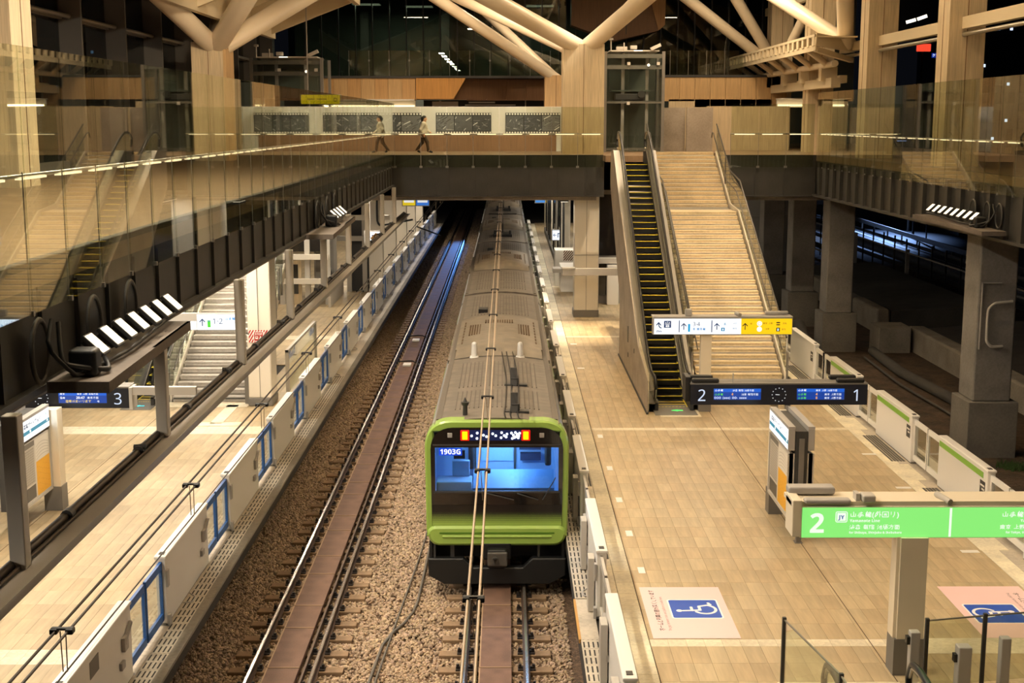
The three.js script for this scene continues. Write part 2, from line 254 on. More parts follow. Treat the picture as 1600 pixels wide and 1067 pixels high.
for (const d of [26.6, 29.1, 31.9, 35.3]) part(slabRight, 'door_number_plate', B(2.52, 2.66, PY, PY + 0.004, d, d + 0.38), M.white);
for (const [x, d] of [[9.2, 25.5], [9.25, 30.2], [9.3, 33.4]]) part(slabRight, 'door_number_plate', B(x, x + 0.36, PY, PY + 0.004, d, d + 0.16), M.white);
for (const d of [45.5, 50.6]) part(slabRight, 'manhole_cover', B(2.5, 2.75, PY, PY + 0.004, d, d + 0.25), M.white);
part(slabLeft, 'cream_guide_path', [B(-8.55, -8.2, PY - 0.01, PY + 0.003, 36.8, 39.6), B(-9.3, -7.6, PY - 0.01, PY + 0.003, 36.8, 37.25), B(-11.6, -7.9, PY - 0.01, PY + 0.003, 39.3, 40.0)], M.cream);
part(slabRight, 'cream_guide_path', [B(4.55, 5.75, PY - 0.01, PY + 0.003, 37.9, 38.85), B(6.4, 9.5, PY - 0.01, PY + 0.003, 43.0, 43.6)], M.cream);
part(slabRight, 'pale_guide_path', [B(6.9, 9.7, PY - 0.01, PY + 0.004, 20.4, 21.05), B(4.2, 6.1, PY - 0.01, PY + 0.003, 18.6, 19.3)], M.cream);

// ───────── concourse slabs over the platforms ─────────
const FY = 8.25;
struct('floor', B(-13.3, -4.86, FY - 0.25, FY, 4, 57.2), M.floorHall);
struct('floor', [B(-13.3, 4.15, FY - 0.25, FY, 57.2, 100), B(4.15, 9.45, FY - 0.25, FY, 60.6, 100), B(9.45, 22, FY - 0.25, FY, 57.2, 100), B(4.15, 6.2, FY - 0.25, FY, 55.6, 60.6)], M.floorHall);
struct('floor', B(13.3, 22, FY - 0.25, FY, 20, 57.2), M.floorHall);
struct('ceiling', B(-13.3, -5.0, 6.78, 6.95, 4, 57.2), M.wallGrey);
struct('ceiling_hall', B(-13.3, 22, 20, 20.2, 60.5, 77), M.darkGrey); struct('ceiling', [B(-13.3, 3.9, 6.3, 6.5, 57.3, 112), B(9.6, 22, 6.3, 6.5, 57.3, 112), B(3.9, 9.6, 6.3, 6.5, 62, 112)], M.wallGrey);
struct('ceiling', B(13.5, 22, 6.45, 6.6, 20, 57.2), M.darkGrey);
// steel fascias of the opening, built of plates with ribs between
function fascia(name, plates, ribs) { const o = struct(name, plates[0], M.fascia); plates.slice(1).forEach((p) => part(o, 'fascia_plate', p, M.fascia)); ribs.forEach((r) => part(o, 'fascia_rib', r, M.fasciaRib)); return o; }
const seq = (a, b, step) => { const r = []; for (let v = a; v < b - 1e-6; v += step) r.push(v); return r; };
fascia('wall_left', [B(-4.98, -4.92, 6.95, FY, 4, 57), ...seq(9, 57, 1.17).map((d) => B(-4.92, -4.90, 6.97, FY - 0.02, d + 0.02, Math.min(57, d + 1.15)))], [...seq(9, 57, 1.17).map((d) => B(-4.9, -4.855, 6.95, FY - 0.3, d - 0.015, d + 0.025)), B(-4.98, -4.80, 6.92, 6.99, 4, 57), B(-4.98, -4.84, FY - 0.04, FY + 0.03, 4, 57)]);
fascia('wall_front', [B(-4.95, 4.2, 6.5, FY, 57.02, 57.15), ...seq(-4.85, 4.1, 1.18).map((x) => B(x + 0.02, Math.min(4.2, x + 1.16), 6.52, FY - 0.02, 56.99, 57.03))], [...seq(-3.67, 4.1, 1.18).map((x) => B(x - 0.03, x + 0.03, 6.5, 8.2, 56.93, 57.0)), B(-4.95, 4.2, 6.47, 6.53, 56.9, 57.2), ...[-3.0, -0.8, 3.4].map((x) => B(x - 0.03, x + 0.03, 6.5, 6.95, 56.9, 57.0))]);
fascia('wall_front_right', [B(9.4, 13.3, 6.5, FY, 57.02, 57.15), ...seq(9.45, 13.2, 1.25).map((x) => B(x + 0.02, x + 1.23, 6.52, FY - 0.02, 56.99, 57.03))], [...seq(10.7, 13.2, 1.25).map((x) => B(x - 0.03, x + 0.03, 6.5, 8.2, 56.93, 57.0)), B(9.4, 13.3, 6.47, 6.53, 56.9, 57.2)]);
fascia('wall_right', [B(13.36, 13.5, 6.55, FY, 20, 57.1), ...seq(21, 57, 1.17).map((d) => B(13.33, 13.37, 6.57, FY - 0.02, d + 0.02, d + 1.15))], [...seq(21, 57, 1.17).map((d) => B(13.2, 13.34, 6.55, FY - 0.3, d - 0.12, d + 0.12)), B(13.15, 13.5, 6.5, 6.58, 20, 57)]);

// ───────── hall: facades, far wall, roof ─────────
const leftFacade = struct('wall_left_facade', [B(-13.5, -13.3, FY, FY + 0.25, 4, 75), B(-13.45, -13.3, 12.7, 12.86, 4, 75), B(-13.45, -13.3, 15.6, 15.75, 4, 75)], M.midGrey);
for (let d = 26.5; d < 75; d += 4.7) part(leftFacade, 'facade_fin', B(-13.55, -12.75, FY, 19, d, d + 0.14), M.finGrey);
for (let d = 26.64; d < 75; d += 4.7) for (const [a, b] of [[FY + 0.25, 12.7], [12.86, 15.6], [15.75, 19]]) part(leftFacade, 'window_pane', B(-13.44, -13.42, a, b, d, d + 4.56), M.smoke);
for (let d = 26.5; d < 75; d += 4.7) part(leftFacade, 'cross_pipe', rod(V(-13.1, 12.78, d), V(-13.1, 12.78, d + 4.7), 0.07), M.steelDull);
const rightFacade = struct('wall_right_facade', [B(14.35, 14.62, 12.55, 12.92, 26, 58), B(14.35, 14.6, 15.4, 15.8, 26, 75), B(14.3, 14.6, 11.3, 11.62, 57.5, 74)], M.truss);
part(rightFacade, 'pipe_rail', rod(V(14.42, 12.38, 26), V(14.42, 12.38, 58), 0.07), M.steel);
const farWall = struct('wall_far', [B(-13.3, 22, FY, 20, 85, 85.2), B(-13.3, 22, 20, 20.3, 77, 85.2)], mat(0x6f746a, 0.7)); part(farWall, 'ceiling_beam', [B(-13, 16, 18.2, 18.5, 80, 80.4), B(-13, 16, 18.2, 18.5, 83, 83.4), ...[-9, -4, 1, 6, 11].map((x) => B(x, x + 0.5, 12, 18.3, 83.4, 83.9))], M.midGrey);
for (let x = -12.6, k = 0; x < 15; x += 0.98, k++) { part(farWall, 'window_pane', B(x, x + 0.92, 11.9, 19.5, 78.12, 78.14), M.smoke); part(farWall, 'window_mullion', B(x + 0.92, x + 0.98, 11.9, 19.5, 77.95, 78.3), M.black); }
// white folded roof on beams, low along the left side, high over the opening
const roofD = [2, 61], RP = [[-14.5, 15.9], [-10.7, 13.5], [-6.8, 15.0], [-4.6, 16.0], [4, 19.5], [13, 17.2], [18, 16]];
const roof = struct('ceiling_roof', RP.slice(1).map(([x, y], i) => { const [a, b] = RP[i]; return prismXY([[a, b + 0.9], [x, y + 0.9], [x, y + 1.0], [a, b + 1.0]], roofD[0], roofD[1]); }), M.membrane);
for (let d = 3; d < 62; d += 4.83) for (let i = 0; i < RP.length - 1; i++) { const [a, b] = RP[i], [x, y] = RP[i + 1]; part(roof, 'roof_beam', prismXY([[a, b], [x, y], [x, y + 0.88], [a, b + 0.88]], d, d + 0.22), M.truss); }
for (const [x, y] of RP) part(roof, 'roof_purlin', B(x - 0.12, x + 0.12, y - 0.1, y + 0.88, 2, 62), M.truss);
struct('wall_back', B(-13.3, 22, FY, 20, -6.4, -6.2), M.wallGrey);
// far end below the deck
struct('wall_tunnel_end', B(-16, 22, -0.5, 6.4, 160, 160.4), M.darkGrey);
struct('wall_track_side', B(-15.6, -15.3, -0.4, 6.9, 60, 112), M.darkGrey);
// ───────── tracks ─────────
function track(cx, label, dFrom, dTo, boardTo, sleeperTo) {
  const t = thing('railway_track', label, 'railway track', [cx, 0, dFrom]);
  for (const s of [-1, 1]) {
    const x = cx + s * 0.566, r = part(t, 'rail', [B(x - 0.062, x + 0.062, -0.15, -0.135, dFrom, dTo), B(x - 0.01, x + 0.01, -0.14, -0.03, dFrom, dTo), B(x - 0.033, x + 0.033, -0.035, -0.004, dFrom, dTo)], M.rail);
    part(r, 'running_surface', B(x - 0.024, x + 0.024, -0.005, 0, dFrom, dTo), M.railTop);
  }
  const clips = [];
  const sg = RB(-1.05, 1.05, -0.09, 0.09, -0.12, 0.12, 0.02); uvMetres(sg);
  let k = 0;
  for (let d = dFrom; d < sleeperTo; d += 0.745, k++) {
    const o = new THREE.Mesh(sg, M.sleeper); o.name = 'sleeper'; o.position.set(rr(-0.02, 0.02), -0.245, -(d - dFrom)); o.castShadow = o.receiveShadow = true; t.add(o);
    for (const s of [-1, 1]) for (const e of [-1, 1]) {
      const x = cx + s * 0.566 + e * 0.11;
      clips.push(B(x - 0.05, x + 0.05, -0.155, -0.13, d - 0.09, d + 0.09), new THREE.CylinderGeometry(0.028, 0.035, 0.09, 6).translate(x + e * 0.015, -0.1, -d), B(x - 0.045, x + 0.035, -0.12, -0.095, d - 0.03, d + 0.03));
    }
  }
  stuff(part(t, 'rail_clips', clips, M.clip));
  k = 0;
  for (let d = dFrom + 0.3; d < boardTo; k++) {
    const l = k % 2 ? 1.2 : 1.9, b = part(t, 'cover_board', [RB(cx - 0.29, cx + 0.29, -0.12, -0.035, d + 0.008, d + l - 0.008, 0.008)], M.board);
    part(b, 'board_lip', [B(cx - 0.3, cx - 0.275, -0.12, -0.03, d + 0.01, d + l - 0.01), B(cx - 0.28, cx + 0.28, -0.04, -0.032, d + 0.008, d + 0.035)], M.boardEdge);
    d += l;
  }
  return t;
}
const trackLeft = track(-4.03, 'empty railway track with brown cover boards between its rails, left of the train', 16, 156, 150, 110);
const trackRight = track(-0.2, 'railway track the green train stands on, with bare sleepers before its nose', 16, 150, 30, 30);
stuff(part(trackLeft, 'guard_rail', B(-3.66, -3.62, -0.14, -0.02, 16, 156), M.rail)); stuff(part(trackRight, 'guard_rail', B(-0.6, -0.56, -0.14, -0.02, 16, 28), M.rail));
for (const [x, d] of [[-4.05, 58], [-4.0, 52]]) part(trackLeft, 'balise', RB(x - 0.16, x + 0.16, -0.03, 0.05, d, d + 0.5, 0.02), M.white);
for (const d of [59.5, 53]) part(trackLeft, 'balise_cable', path([V(-4.5, -0.03, d), V(-3.9, 0.0, d + 0.2), V(-3.5, -0.05, d - 0.6), V(-3.48, -0.05, d - 3)], 0.03, 16, 5), M.black);
// ballast: loose stones on the bed
{
  const spots = [];
  const scatter = (n, d0, d1, x0, x1) => { for (let i = 0; i < n; i++) spots.push([rr(x0, x1), rr(d0, d1)]); };
  scatter(56000, 17, 36, -6.1, 1.2); scatter(44000, 36, 80, -6.1, -1.6); scatter(22000, 80, 150, -6.1, -1.6);
  const s = new THREE.InstancedMesh(new THREE.IcosahedronGeometry(1, 0), M.stone, spots.length), m = new THREE.Matrix4(), q = new THREE.Quaternion(), e = new THREE.Euler(), c = new THREE.Color();
  spots.forEach(([x, d], i) => {
    const k = d > 80 ? 0.08 : d > 36 ? 0.045 : rr(0.022, 0.042); let y = -0.225 + rr(-0.02, 0.012);
    if (x > -2.9 && x < -1.4) y += 0.035 * (0.5 + 0.5 * Math.sin(d * 1.3 + x * 3));
    const nearSleeper = (cx) => Math.abs(x - cx) < 1.1; if (nearSleeper(-4.03) || nearSleeper(-0.2)) { const f = ((d - 16) / 0.745) % 1; if (f < 0.2 || f > 0.8) y -= 0.03; }
    e.set(rr(0, 6), rr(0, 6), rr(0, 6)); q.setFromEuler(e); m.compose(new THREE.Vector3(x, y, -d), q, new THREE.Vector3(k * rr(0.8, 1.5), k * rr(0.6, 0.9), k * rr(0.8, 1.4))); s.setMatrixAt(i, m);
    const t = rr(0.62, 1.12); c.setRGB(t, t * rr(0.92, 1.0), t * rr(0.82, 0.98)); s.setColorAt(i, c);
  });
  s.name = 'ballast_stones'; s.castShadow = s.receiveShadow = true; scene.add(s); s.userData = { label: 'brown ballast stones lying between the platform edges and the tracks', category: 'ballast', kind: 'stuff' };
}
one('track_cable', [path([V(-2.9, -0.15, 16), V(-2.55, -0.15, 20), V(-2.35, -0.15, 24), V(-1.85, -0.15, 26), V(-1.7, -0.15, 40)], 0.028, 40, 6), path([V(-2.75, -0.15, 16), V(-2.45, -0.15, 20), V(-2.25, -0.15, 24), V(-1.95, -0.15, 30), V(-1.8, -0.15, 40)], 0.02, 40, 6)], M.cable, 'pair of grey cables running over the ballast between the two tracks', 'cable');
// ───────── the train ─────────
{
  const cx = -0.2, W = 1.46, D0 = 26.6;
  const train = thing('train', 'commuter train with a bright green front and brown grey ribbed roof on the right track', 'train', [cx, 0, D0]);
  // cross section of a car body, closed at the bottom
  const section = (w, y0, y1, rc, n = 6, belly = 0.1) => {
    const p = [[cx - w + belly, y0], [cx - w, y0 + 0.45], [cx - w, y1 - rc]];
    for (let i = 1; i <= n; i++) { const a = Math.PI - i / n * Math.PI / 2 * 0.86; p.push([cx - w + rc + rc * Math.cos(a), y1 - rc + rc * Math.sin(a) * 0.86]); }
    const L = p.length; for (let i = L - 1; i >= 0; i--) p.push([2 * cx - p[i][0], p[i][1]]); return p;
  };
  const roofArc = (x) => 3.62 - 0.16 * ((x - cx) / W) ** 2;
  const makeCar = (d0, d1, first) => {
    const car = part(train, first ? 'front_car' : 'rear_car', prismXY(section(W - 0.01, 0.95, 3.36, 0.34), d0 + (first ? 1.57 : 0.25), d1 - 0.25), M.trainSteel);
    // roof skin, curved, with lengthwise ribs
    const N = 14, pts = []; for (let i = 0; i <= N; i++) { const x = cx - 1.3 + 2.6 * i / N; pts.push([x, roofArc(x)]); } for (let i = N; i >= 0; i--) { const x = cx - 1.34 + 2.68 * i / N; pts.push([x, roofArc(x) - 0.2]); }
    part(car, 'roof', prismXY(pts, d0 + (first ? 0.12 : 0.2), d1 - 0.2), M.roofTrain);
    for (const [a, b] of [[d0 + 1.15, d0 + 3.0], [d0 + 3.5, d0 + 6.6], [d0 + 15, d1 - 0.8]]) { const ribs = []; for (let i = -9; i <= 9; i++) { const x = cx + i * 0.1; ribs.push(B(x - 0.011, x + 0.011, roofArc(x) - 0.02, roofArc(x) + 0.012, a, b)); } stuff(part(car, 'roof_ribs', ribs, M.roofRib)); }
    part(car, 'roof_gutter', B(cx - 1.27, cx - 1.17, roofArc(cx - 1.2) - 0.05, roofArc(cx - 1.22) + 0.02, d0 + 0.4, d1 - 0.4), M.roofRib); part(car, 'roof_gutter', [B(cx + 1.17, cx + 1.27, roofArc(cx - 1.2) - 0.05, roofArc(cx - 1.22) + 0.02, d0 + 0.4, d1 - 0.4)], M.roofRib);
    // cooling unit under a curved hood with a sloping front
    const HW = 1.14, prof = [[7.4, 0.0], [7.6, 0.06], [7.95, 0.2], [8.25, 0.27], [13.0, 0.27], [13.25, 0.2], [13.4, 0.0]];
    const u = part(car, 'air_conditioner', [skin(prof.map((q) => d0 + q[0]), 12, (k, r) => { const e = (k * 2 - 1), x = cx + HW * e; return [x, roofArc(x) - 0.02 + prof[r][1] * (1 - 0.35 * e * e) + (r > 0 && r < 6 ? 0.03 : 0)]; }), ...[-1, 1].map((e) => B(cx + e * HW - 0.015, cx + e * HW + 0.015, 3.4, roofArc(cx + HW) + 0.17, d0 + 7.9, d0 + 13.1))], mat(0x837766, 0.5, 0, TX.board));
    part(u, 'hood_lip', skin([d0 + 7.36, d0 + 7.44], 12, (k) => { const x = cx + (HW + 0.03) * (k * 2 - 1); return [x, roofArc(x) + 0.012]; }), M.black);
    const slots = [];
    for (let s of [-1, 1]) for (let i = 0; i < 5; i++) for (let j = 0; j < 9; j++) { const x = cx + s * (0.55 + i * 0.07); slots.push(B(x - 0.02, x + 0.02, roofArc(x) + 0.19, roofArc(x) + 0.262, d0 + 9.6 + j * 0.2, d0 + 9.72 + j * 0.2)); }
    for (let i = 0; i < 12; i++) slots.push(B(cx - 0.42 + i * 0.07, cx - 0.38 + i * 0.07, 3.86, 3.905, d0 + 11.4, d0 + 11.9));
    for (const s of [-1, 1]) for (let j = 0; j < 8; j++) slots.push(B(cx + s * 1.0 - 0.02, cx + s * 1.0 + 0.02, roofArc(cx + 1) + 0.12, roofArc(cx + 1) + 0.215, d0 + 8.5 + j * 0.5, d0 + 8.8 + j * 0.5));
    stuff(part(u, 'vent_slots', slots, M.joint));
    for (const s of [-1, 1]) part(car, 'roof_corner_plate', B(cx + s * 1.28 - 0.06, cx + s * 1.28 + 0.06, 3.42, 3.5, d0 + 7.4, d0 + 13.6), M.roofTrain);
    part(car, 'roof_hatch', RB(cx - 0.7, cx - 0.4, 3.55, 3.72, d0 + 15.4, d0 + 15.9, 0.02), M.black);
    // sides: green door leaves and dark windows
    for (const s of [-1, 1]) for (let k = 0; k < 4; k++) {
      const dd = d0 + 2.9 + k * 4.85, x0 = cx + s * (W - 0.02), x1 = cx + s * (W + 0.012), lo = Math.min(x0, x1), hi = Math.max(x0, x1);
      const door = part(car, 'side_door', B(lo, hi, 1.15, 3.0, dd, dd + 1.3), M.green);
      part(door, 'door_window', [B(lo - 0.006, hi + 0.006, 1.9, 2.8, dd + 0.12, dd + 0.6), B(lo - 0.006, hi + 0.006, 1.9, 2.8, dd + 0.7, dd + 1.18)], M.mask);
      part(car, 'side_window', B(lo, hi, 1.9, 2.8, dd + 1.75, dd + 4.35), M.mask);
    }
    const bog = []; for (const a of [2.5, 16]) bog.push(B(cx - 1.2, cx + 1.2, 0.15, 0.9, d0 + a, d0 + a + 2.6)); bog.forEach((b) => part(car, 'bogie', b, M.skirt));
    part(car, 'underframe', B(cx - 1.35, cx + 1.35, 0.35, 0.96, d0 + 5.6, d1 - 5), M.skirt);
    return car;
  };
  const front = makeCar(D0, D0 + 20.4, true);
  for (let k = 1; k < 5; k++) { const c = makeCar(D0 + 20.4 * k + 0.05, D0 + 20.4 * (k + 1), false); part(train, 'gangway', prismXY(section(1.0, 1.0, 3.25, 0.3), D0 + 20.4 * k - 0.32, D0 + 20.4 * k + 0.32), M.rubber);
    if (k === 2 || k === 3) { const d = D0 + 20.4 * k + 2.5, p = part(c, 'pantograph', [B(cx - 0.5, cx + 0.5, 3.6, 3.75, d, d + 1.6), rod(V(cx, 3.75, d + 1.4), V(cx, 4.3, d + 0.2), 0.04), rod(V(cx, 4.3, d + 0.2), V(cx, 4.72, d + 1.2), 0.03), rod(V(cx - 0.75, 4.75, d + 1.2), V(cx + 0.75, 4.75, d + 1.2), 0.03), rod(V(cx - 0.4, 3.72, d + 0.2), V(cx - 0.4, 3.95, d + 0.2), 0.06), rod(V(cx + 0.4, 3.72, d + 0.2), V(cx + 0.4, 3.95, d + 0.2), 0.06)], M.black); } }
  // front mask: rounded outline with an opening for the windscreen
  const outline = (w, y0, y1, rt, rb) => { const s = new THREE.Shape(), t = 0.04; s.moveTo(cx - w + rb + t, y0); s.lineTo(cx + w - rb - t, y0); s.quadraticCurveTo(cx + w - t, y0, cx + w - 0.02, y0 + rb); s.lineTo(cx + w, y1 - rt); s.quadraticCurveTo(cx + w - 0.02, y1 - 0.02, cx + w - rt, y1); s.lineTo(cx - w + rt, y1); s.quadraticCurveTo(cx - w + 0.02, y1 - 0.02, cx - w, y1 - rt); s.lineTo(cx - w + 0.02, y0 + rb); s.quadraticCurveTo(cx - w + t, y0, cx - w + rb + t, y0); return s; };
  const rect = (x0, x1, y0, y1) => [[x0, y0], [x0, y1], [x1, y1], [x1, y0]];
  const WS = [cx - 1.28, cx + 1.28, 2.10, 3.03];                    // windscreen opening
  part(front, 'front_shell', prismXY(outline(W, 0.98, 3.55, 0.5, 0.28), D0 - 0.02, D0 + 0.4, [rect(WS[0] - 0.06, WS[1] + 0.06, 1.62, 3.38)], 0.035), M.green);
  const face = outline(W - 0.085, 1.30, 3.45, 0.46, 0.05);
  const maskMesh = part(front, 'black_mask', prismXY(face, D0 - 0.05, D0 - 0.02, [rect(...WS)]), M.mask);
  // dotted band that runs from black to green
  { const cv = document.createElement('canvas'); cv.width = 1024; cv.height = 288; const c = cv.getContext('2d'); c.fillStyle = '#97b853'; c.fillRect(0, 0, 1024, 288); c.fillStyle = '#0b0b0d';
    const n = 92, st = 1024 / n, rows = 24; for (let r = 0; r < rows; r++) for (let i = 0; i <= n; i++) { const k = 1 - (r - 1) / (rows - 5), rad = st * 0.74 * Math.sqrt(Math.max(0, Math.min(1.1, k))); if (rad > 0.4) { c.beginPath(); c.arc((i + (r % 2) * 0.5) * st, (r + 0.5) * 288 / rows, rad, 0, 7); c.fill(); } }
    const t = new THREE.CanvasTexture(cv); t.colorSpace = THREE.SRGBColorSpace; t.magFilter = THREE.LinearFilter;
    part(front, 'dotted_band', panelZ(cx - W + 0.11, cx + W - 0.11, 1.33, 1.80, D0 - 0.056), new THREE.MeshPhysicalMaterial({ map: t, roughness: 0.3, clearcoat: 0.6 })); }
  part(front, 'bumper', [prismXY(outline(W - 0.05, 0.98, 1.30, 0.12, 0.2), D0 - 0.11, D0 + 0.05, [], 0.05), RB(cx - 1.15, cx + 1.15, 1.1, 1.16, D0 - 0.135, D0 - 0.05, 0.03)], M.green);
  part(front, 'bumper_groove', B(cx - 1.2, cx + 1.2, 1.19, 1.225, D0 - 0.116, D0 - 0.05), mat(0x4f7a1c, 0.5));
  part(front, 'windscreen', prismXY(rect(...WS), D0 - 0.045, D0 - 0.035), pane(0xcfdde8));
  part(front, 'windscreen_trim', [B(WS[0] - 0.03, WS[1] + 0.03, 2.06, 2.10, D0 - 0.07, D0 - 0.05), B(cx - 1.33, cx + 1.33, 3.07, 3.10, D0 - 0.07, D0 - 0.05)], M.darkGrey);
  part(front, 'cab_side', [B(cx - W + 0.005, cx - W + 0.06, 0.98, 3.1, D0 + 0.38, D0 + 1.58), B(cx + W - 0.06, cx + W - 0.005, 0.98, 3.1, D0 + 0.38, D0 + 1.58)], M.trainSteel); part(front, 'cab_roof', prismXY([[cx - W + 0.01, 3.05], [cx - W + 0.05, 3.22], [cx - W + 0.22, 3.4], [cx + W - 0.22, 3.4], [cx + W - 0.05, 3.22], [cx + W - 0.01, 3.05], [cx + W - 0.06, 3.05], [cx + W - 0.26, 3.3], [cx - W + 0.26, 3.3], [cx - W + 0.06, 3.05]], D0 + 0.38, D0 + 1.58), M.trainSteel);
  // driver's cab behind the windscreen
  const cab = part(front, 'cab', [B(cx - 1.36, cx + 1.36, 1.4, 3.1, D0 + 1.5, D0 + 1.55), B(cx - 1.38, cx + 1.38, 1.35, 1.4, D0 + 0.05, D0 + 1.5), B(cx - 1.38, cx - 1.34, 1.4, 3.1, D0 + 0.05, D0 + 1.5), B(cx + 1.34, cx + 1.38, 1.4, 3.1, D0 + 0.05, D0 + 1.5), B(cx - 1.36, cx + 1.36, 3.08, 3.12, D0 + 0.05, D0 + 1.5)], mat(0x9ab8d6, 0.5));
  part(cab, 'driver_desk', [RB(cx - 1.27, cx - 0.52, 1.5, 2.26, D0 + 0.08, D0 + 0.6, 0.03), RB(cx - 0.95, cx - 0.58, 2.26, 2.6, D0 + 0.5, D0 + 0.62, 0.02)], mat(0x8fb2d2, 0.5));
  part(cab, 'desk_screen', B(cx - 0.92, cx - 0.68, 2.62, 2.8, D0 + 0.6, D0 + 0.65), M.black);
  part(cab, 'partition_window', [B(cx - 0.35, cx + 0.35, 2.35, 2.95, D0 + 1.47, D0 + 1.5)], mat(0x9fc4df, 0.3));
  part(cab, 'partition_blind', B(cx - 0.25, cx + 0.3, 2.8, 2.98, D0 + 1.44, D0 + 1.47), mat(0x1d86b8, 0.6));
  part(cab, 'cab_post', [B(cx + 0.36, cx + 0.41, 2.0, 3.05, D0 + 1.4, D0 + 1.47), B(cx - 0.5, cx - 0.46, 1.9, 3.05, D0 + 1.3, D0 + 1.47)], M.darkGrey);
  part(cab, 'dashboard', prismDY([[D0 + 0.1, 2.12], [D0 + 0.65, 2.38], [D0 + 0.65, 1.6], [D0 + 0.1, 1.6]], cx - 0.5, cx + 1.2), mat(0x4f7aa6, 0.5));
  part(cab, 'equipment_box', [B(cx + 0.48, cx + 0.95, 2.62, 2.73, D0 + 1.38, D0 + 1.47), B(cx + 0.5, cx + 0.95, 2.4, 2.55, D0 + 1.3, D0 + 1.47)], mat(0x14233f, 0.6));
  part(cab, 'driver_seat', [RB(cx - 0.62, cx - 0.5, 2.3, 2.95, D0 + 0.9, D0 + 1.05, 0.04), RB(cx + 1.02, cx + 1.16, 2.4, 2.9, D0 + 0.8, D0 + 1.0, 0.05)], M.black);
  part(cab, 'cab_lamp', B(cx - 0.6, cx + 0.6, 3.05, 3.075, D0 + 0.7, D0 + 0.85), glow(0x9cc8ff, 3));
  const cl = new THREE.RectAreaLight(new THREE.Color().setRGB(0.45, 0.7, 1), 40, 1.2, 0.3); cl.intensity = 34; cl.position.copy(V(cx, 3.03, D0 + 0.78)).sub(worldOf(cab)); cab.add(cl); cl.rotation.x = -Math.PI / 2;
  { const cl2 = new THREE.PointLight(new THREE.Color().setRGB(0.4, 0.65, 1), 5, 0); cl2.position.copy(V(cx + 0.3, 2.85, D0 + 0.45)).sub(worldOf(cab)); cl2.castShadow = true; cab.add(cl2); }
  // lamps and train number
  for (const [x, s] of [[cx - 0.66, -1], [cx + 0.60, 1]]) { const l = part(front, 'tail_lamp_halo', RB(x - 0.09, x + 0.09, 3.18, 3.40, D0 - 0.08, D0 - 0.05, 0.012), glow(0xd00c06, 1.4)); part(l, 'lamp_core', RB(x - 0.055, x + 0.055, 3.205, 3.375, D0 - 0.09, D0 - 0.078, 0.005), glow(0xffc400, 1.3)); }  // red surround draws the bloom around the yellow lamp as a glowing lens
  part(front, 'marker_lamp', [RB(cx - 1.02, cx - 0.92, 3.24, 3.34, D0 - 0.07, D0 - 0.05, 0.01)], M.grey); part(front, 'marker_lamp', [RB(cx + 0.88, cx + 0.98, 3.24, 3.34, D0 - 0.07, D0 - 0.05, 0.01)], M.grey);
  const led = part(front, 'destination_display', B(cx - 0.56, cx + 0.50, 3.18, 3.40, D0 - 0.06, D0 - 0.05), glow(0x06163f, 0.8)), dots = [];
  for (const [i, j] of [[0, 3], [2, 4.6], [1.9, 1.6], [4.2, 3.4], [5.3, 2.6], [7.5, 4.2], [8.6, 3.1], [10.7, 4.8], [10.5, 2.0], [11.6, 3.2], [12.6, 4.0], [12.3, 2.4], [14.2, 4.6], [14.9, 3.4], [15.6, 4.9], [16.2, 3.9], [15.3, 2.1], [16.0, 2.6], [14.5, 1.6], [16.8, 3.0], [17.1, 4.5], [16.6, 1.9]]) dots.push(new THREE.CylinderGeometry(0.027, 0.027, 0.008, 10).rotateX(Math.PI / 2).translate(cx - 0.52 + i * 0.058, 3.165 + j * 0.038, -(D0 - 0.064)));
  stuff(part(led, 'display_dots', dots, glow(0xe2f0ff, 1.5)));
  signZ(front, 'train_number', cx - 1.2, cx - 0.72, 2.86, 3.02, D0 - 0.052, 210, 70, (c) => { c.fillStyle = '#0a3fc4'; c.fillRect(0, 0, 210, 70); txt(c, '1903G', 105, 58, 66, '#ffffff', 'center', true); }, 1.1);
  part(front, 'wiper', [rod(V(cx + 0.35, 1.92, D0 - 0.09), V(cx - 0.2, 2.06, D0 - 0.1), 0.012), rod(V(cx + 0.95, 1.92, D0 - 0.09), V(cx + 1.22, 2.4, D0 - 0.1), 0.012), rod(V(cx + 0.86, 1.92, D0 - 0.09), V(cx + 0.42, 2.06, D0 - 0.1), 0.012)], M.darkGrey);
  // skirt and coupler
  part(front, 'skirt', [prismXY([[cx - 1.42, 0.62], [cx - 1.42, 0.28], [cx - 1.1, 0.1], [cx + 1.1, 0.1], [cx + 1.42, 0.28], [cx + 1.42, 0.62], [cx + 0.75, 0.62], [cx + 0.55, 0.42], [cx - 0.5, 0.42], [cx - 0.72, 0.62]], D0 - 0.08, D0 + 0.12, [], 0.02), B(cx - 1.42, cx - 1.36, 0.3, 1.0, D0, D0 + 1.8), B(cx + 1.36, cx + 1.42, 0.3, 1.0, D0, D0 + 1.8), B(cx - 1.36, cx + 1.36, 0.5, 1.0, D0 + 0.5, D0 + 0.6)], M.skirt);
  part(front, 'skirt_bracket', [B(cx - 1.33, cx - 1.29, 0.6, 0.98, D0 - 0.02, D0 + 0.1), B(cx - 0.98, cx - 0.9, 0.6, 0.98, D0 + 0.05, D0 + 0.15), B(cx + 0.85, cx + 0.9, 0.6, 0.98, D0 + 0.05, D0 + 0.15)], M.darkGrey);
  const cp = part(front, 'coupler', [RB(cx - 0.3, cx + 0.3, 0.62, 1.0, D0 - 0.12, D0 + 0.5, 0.05), RB(cx - 0.2, cx + 0.2, 0.5, 0.9, D0 - 0.3, D0, 0.04)], M.black);
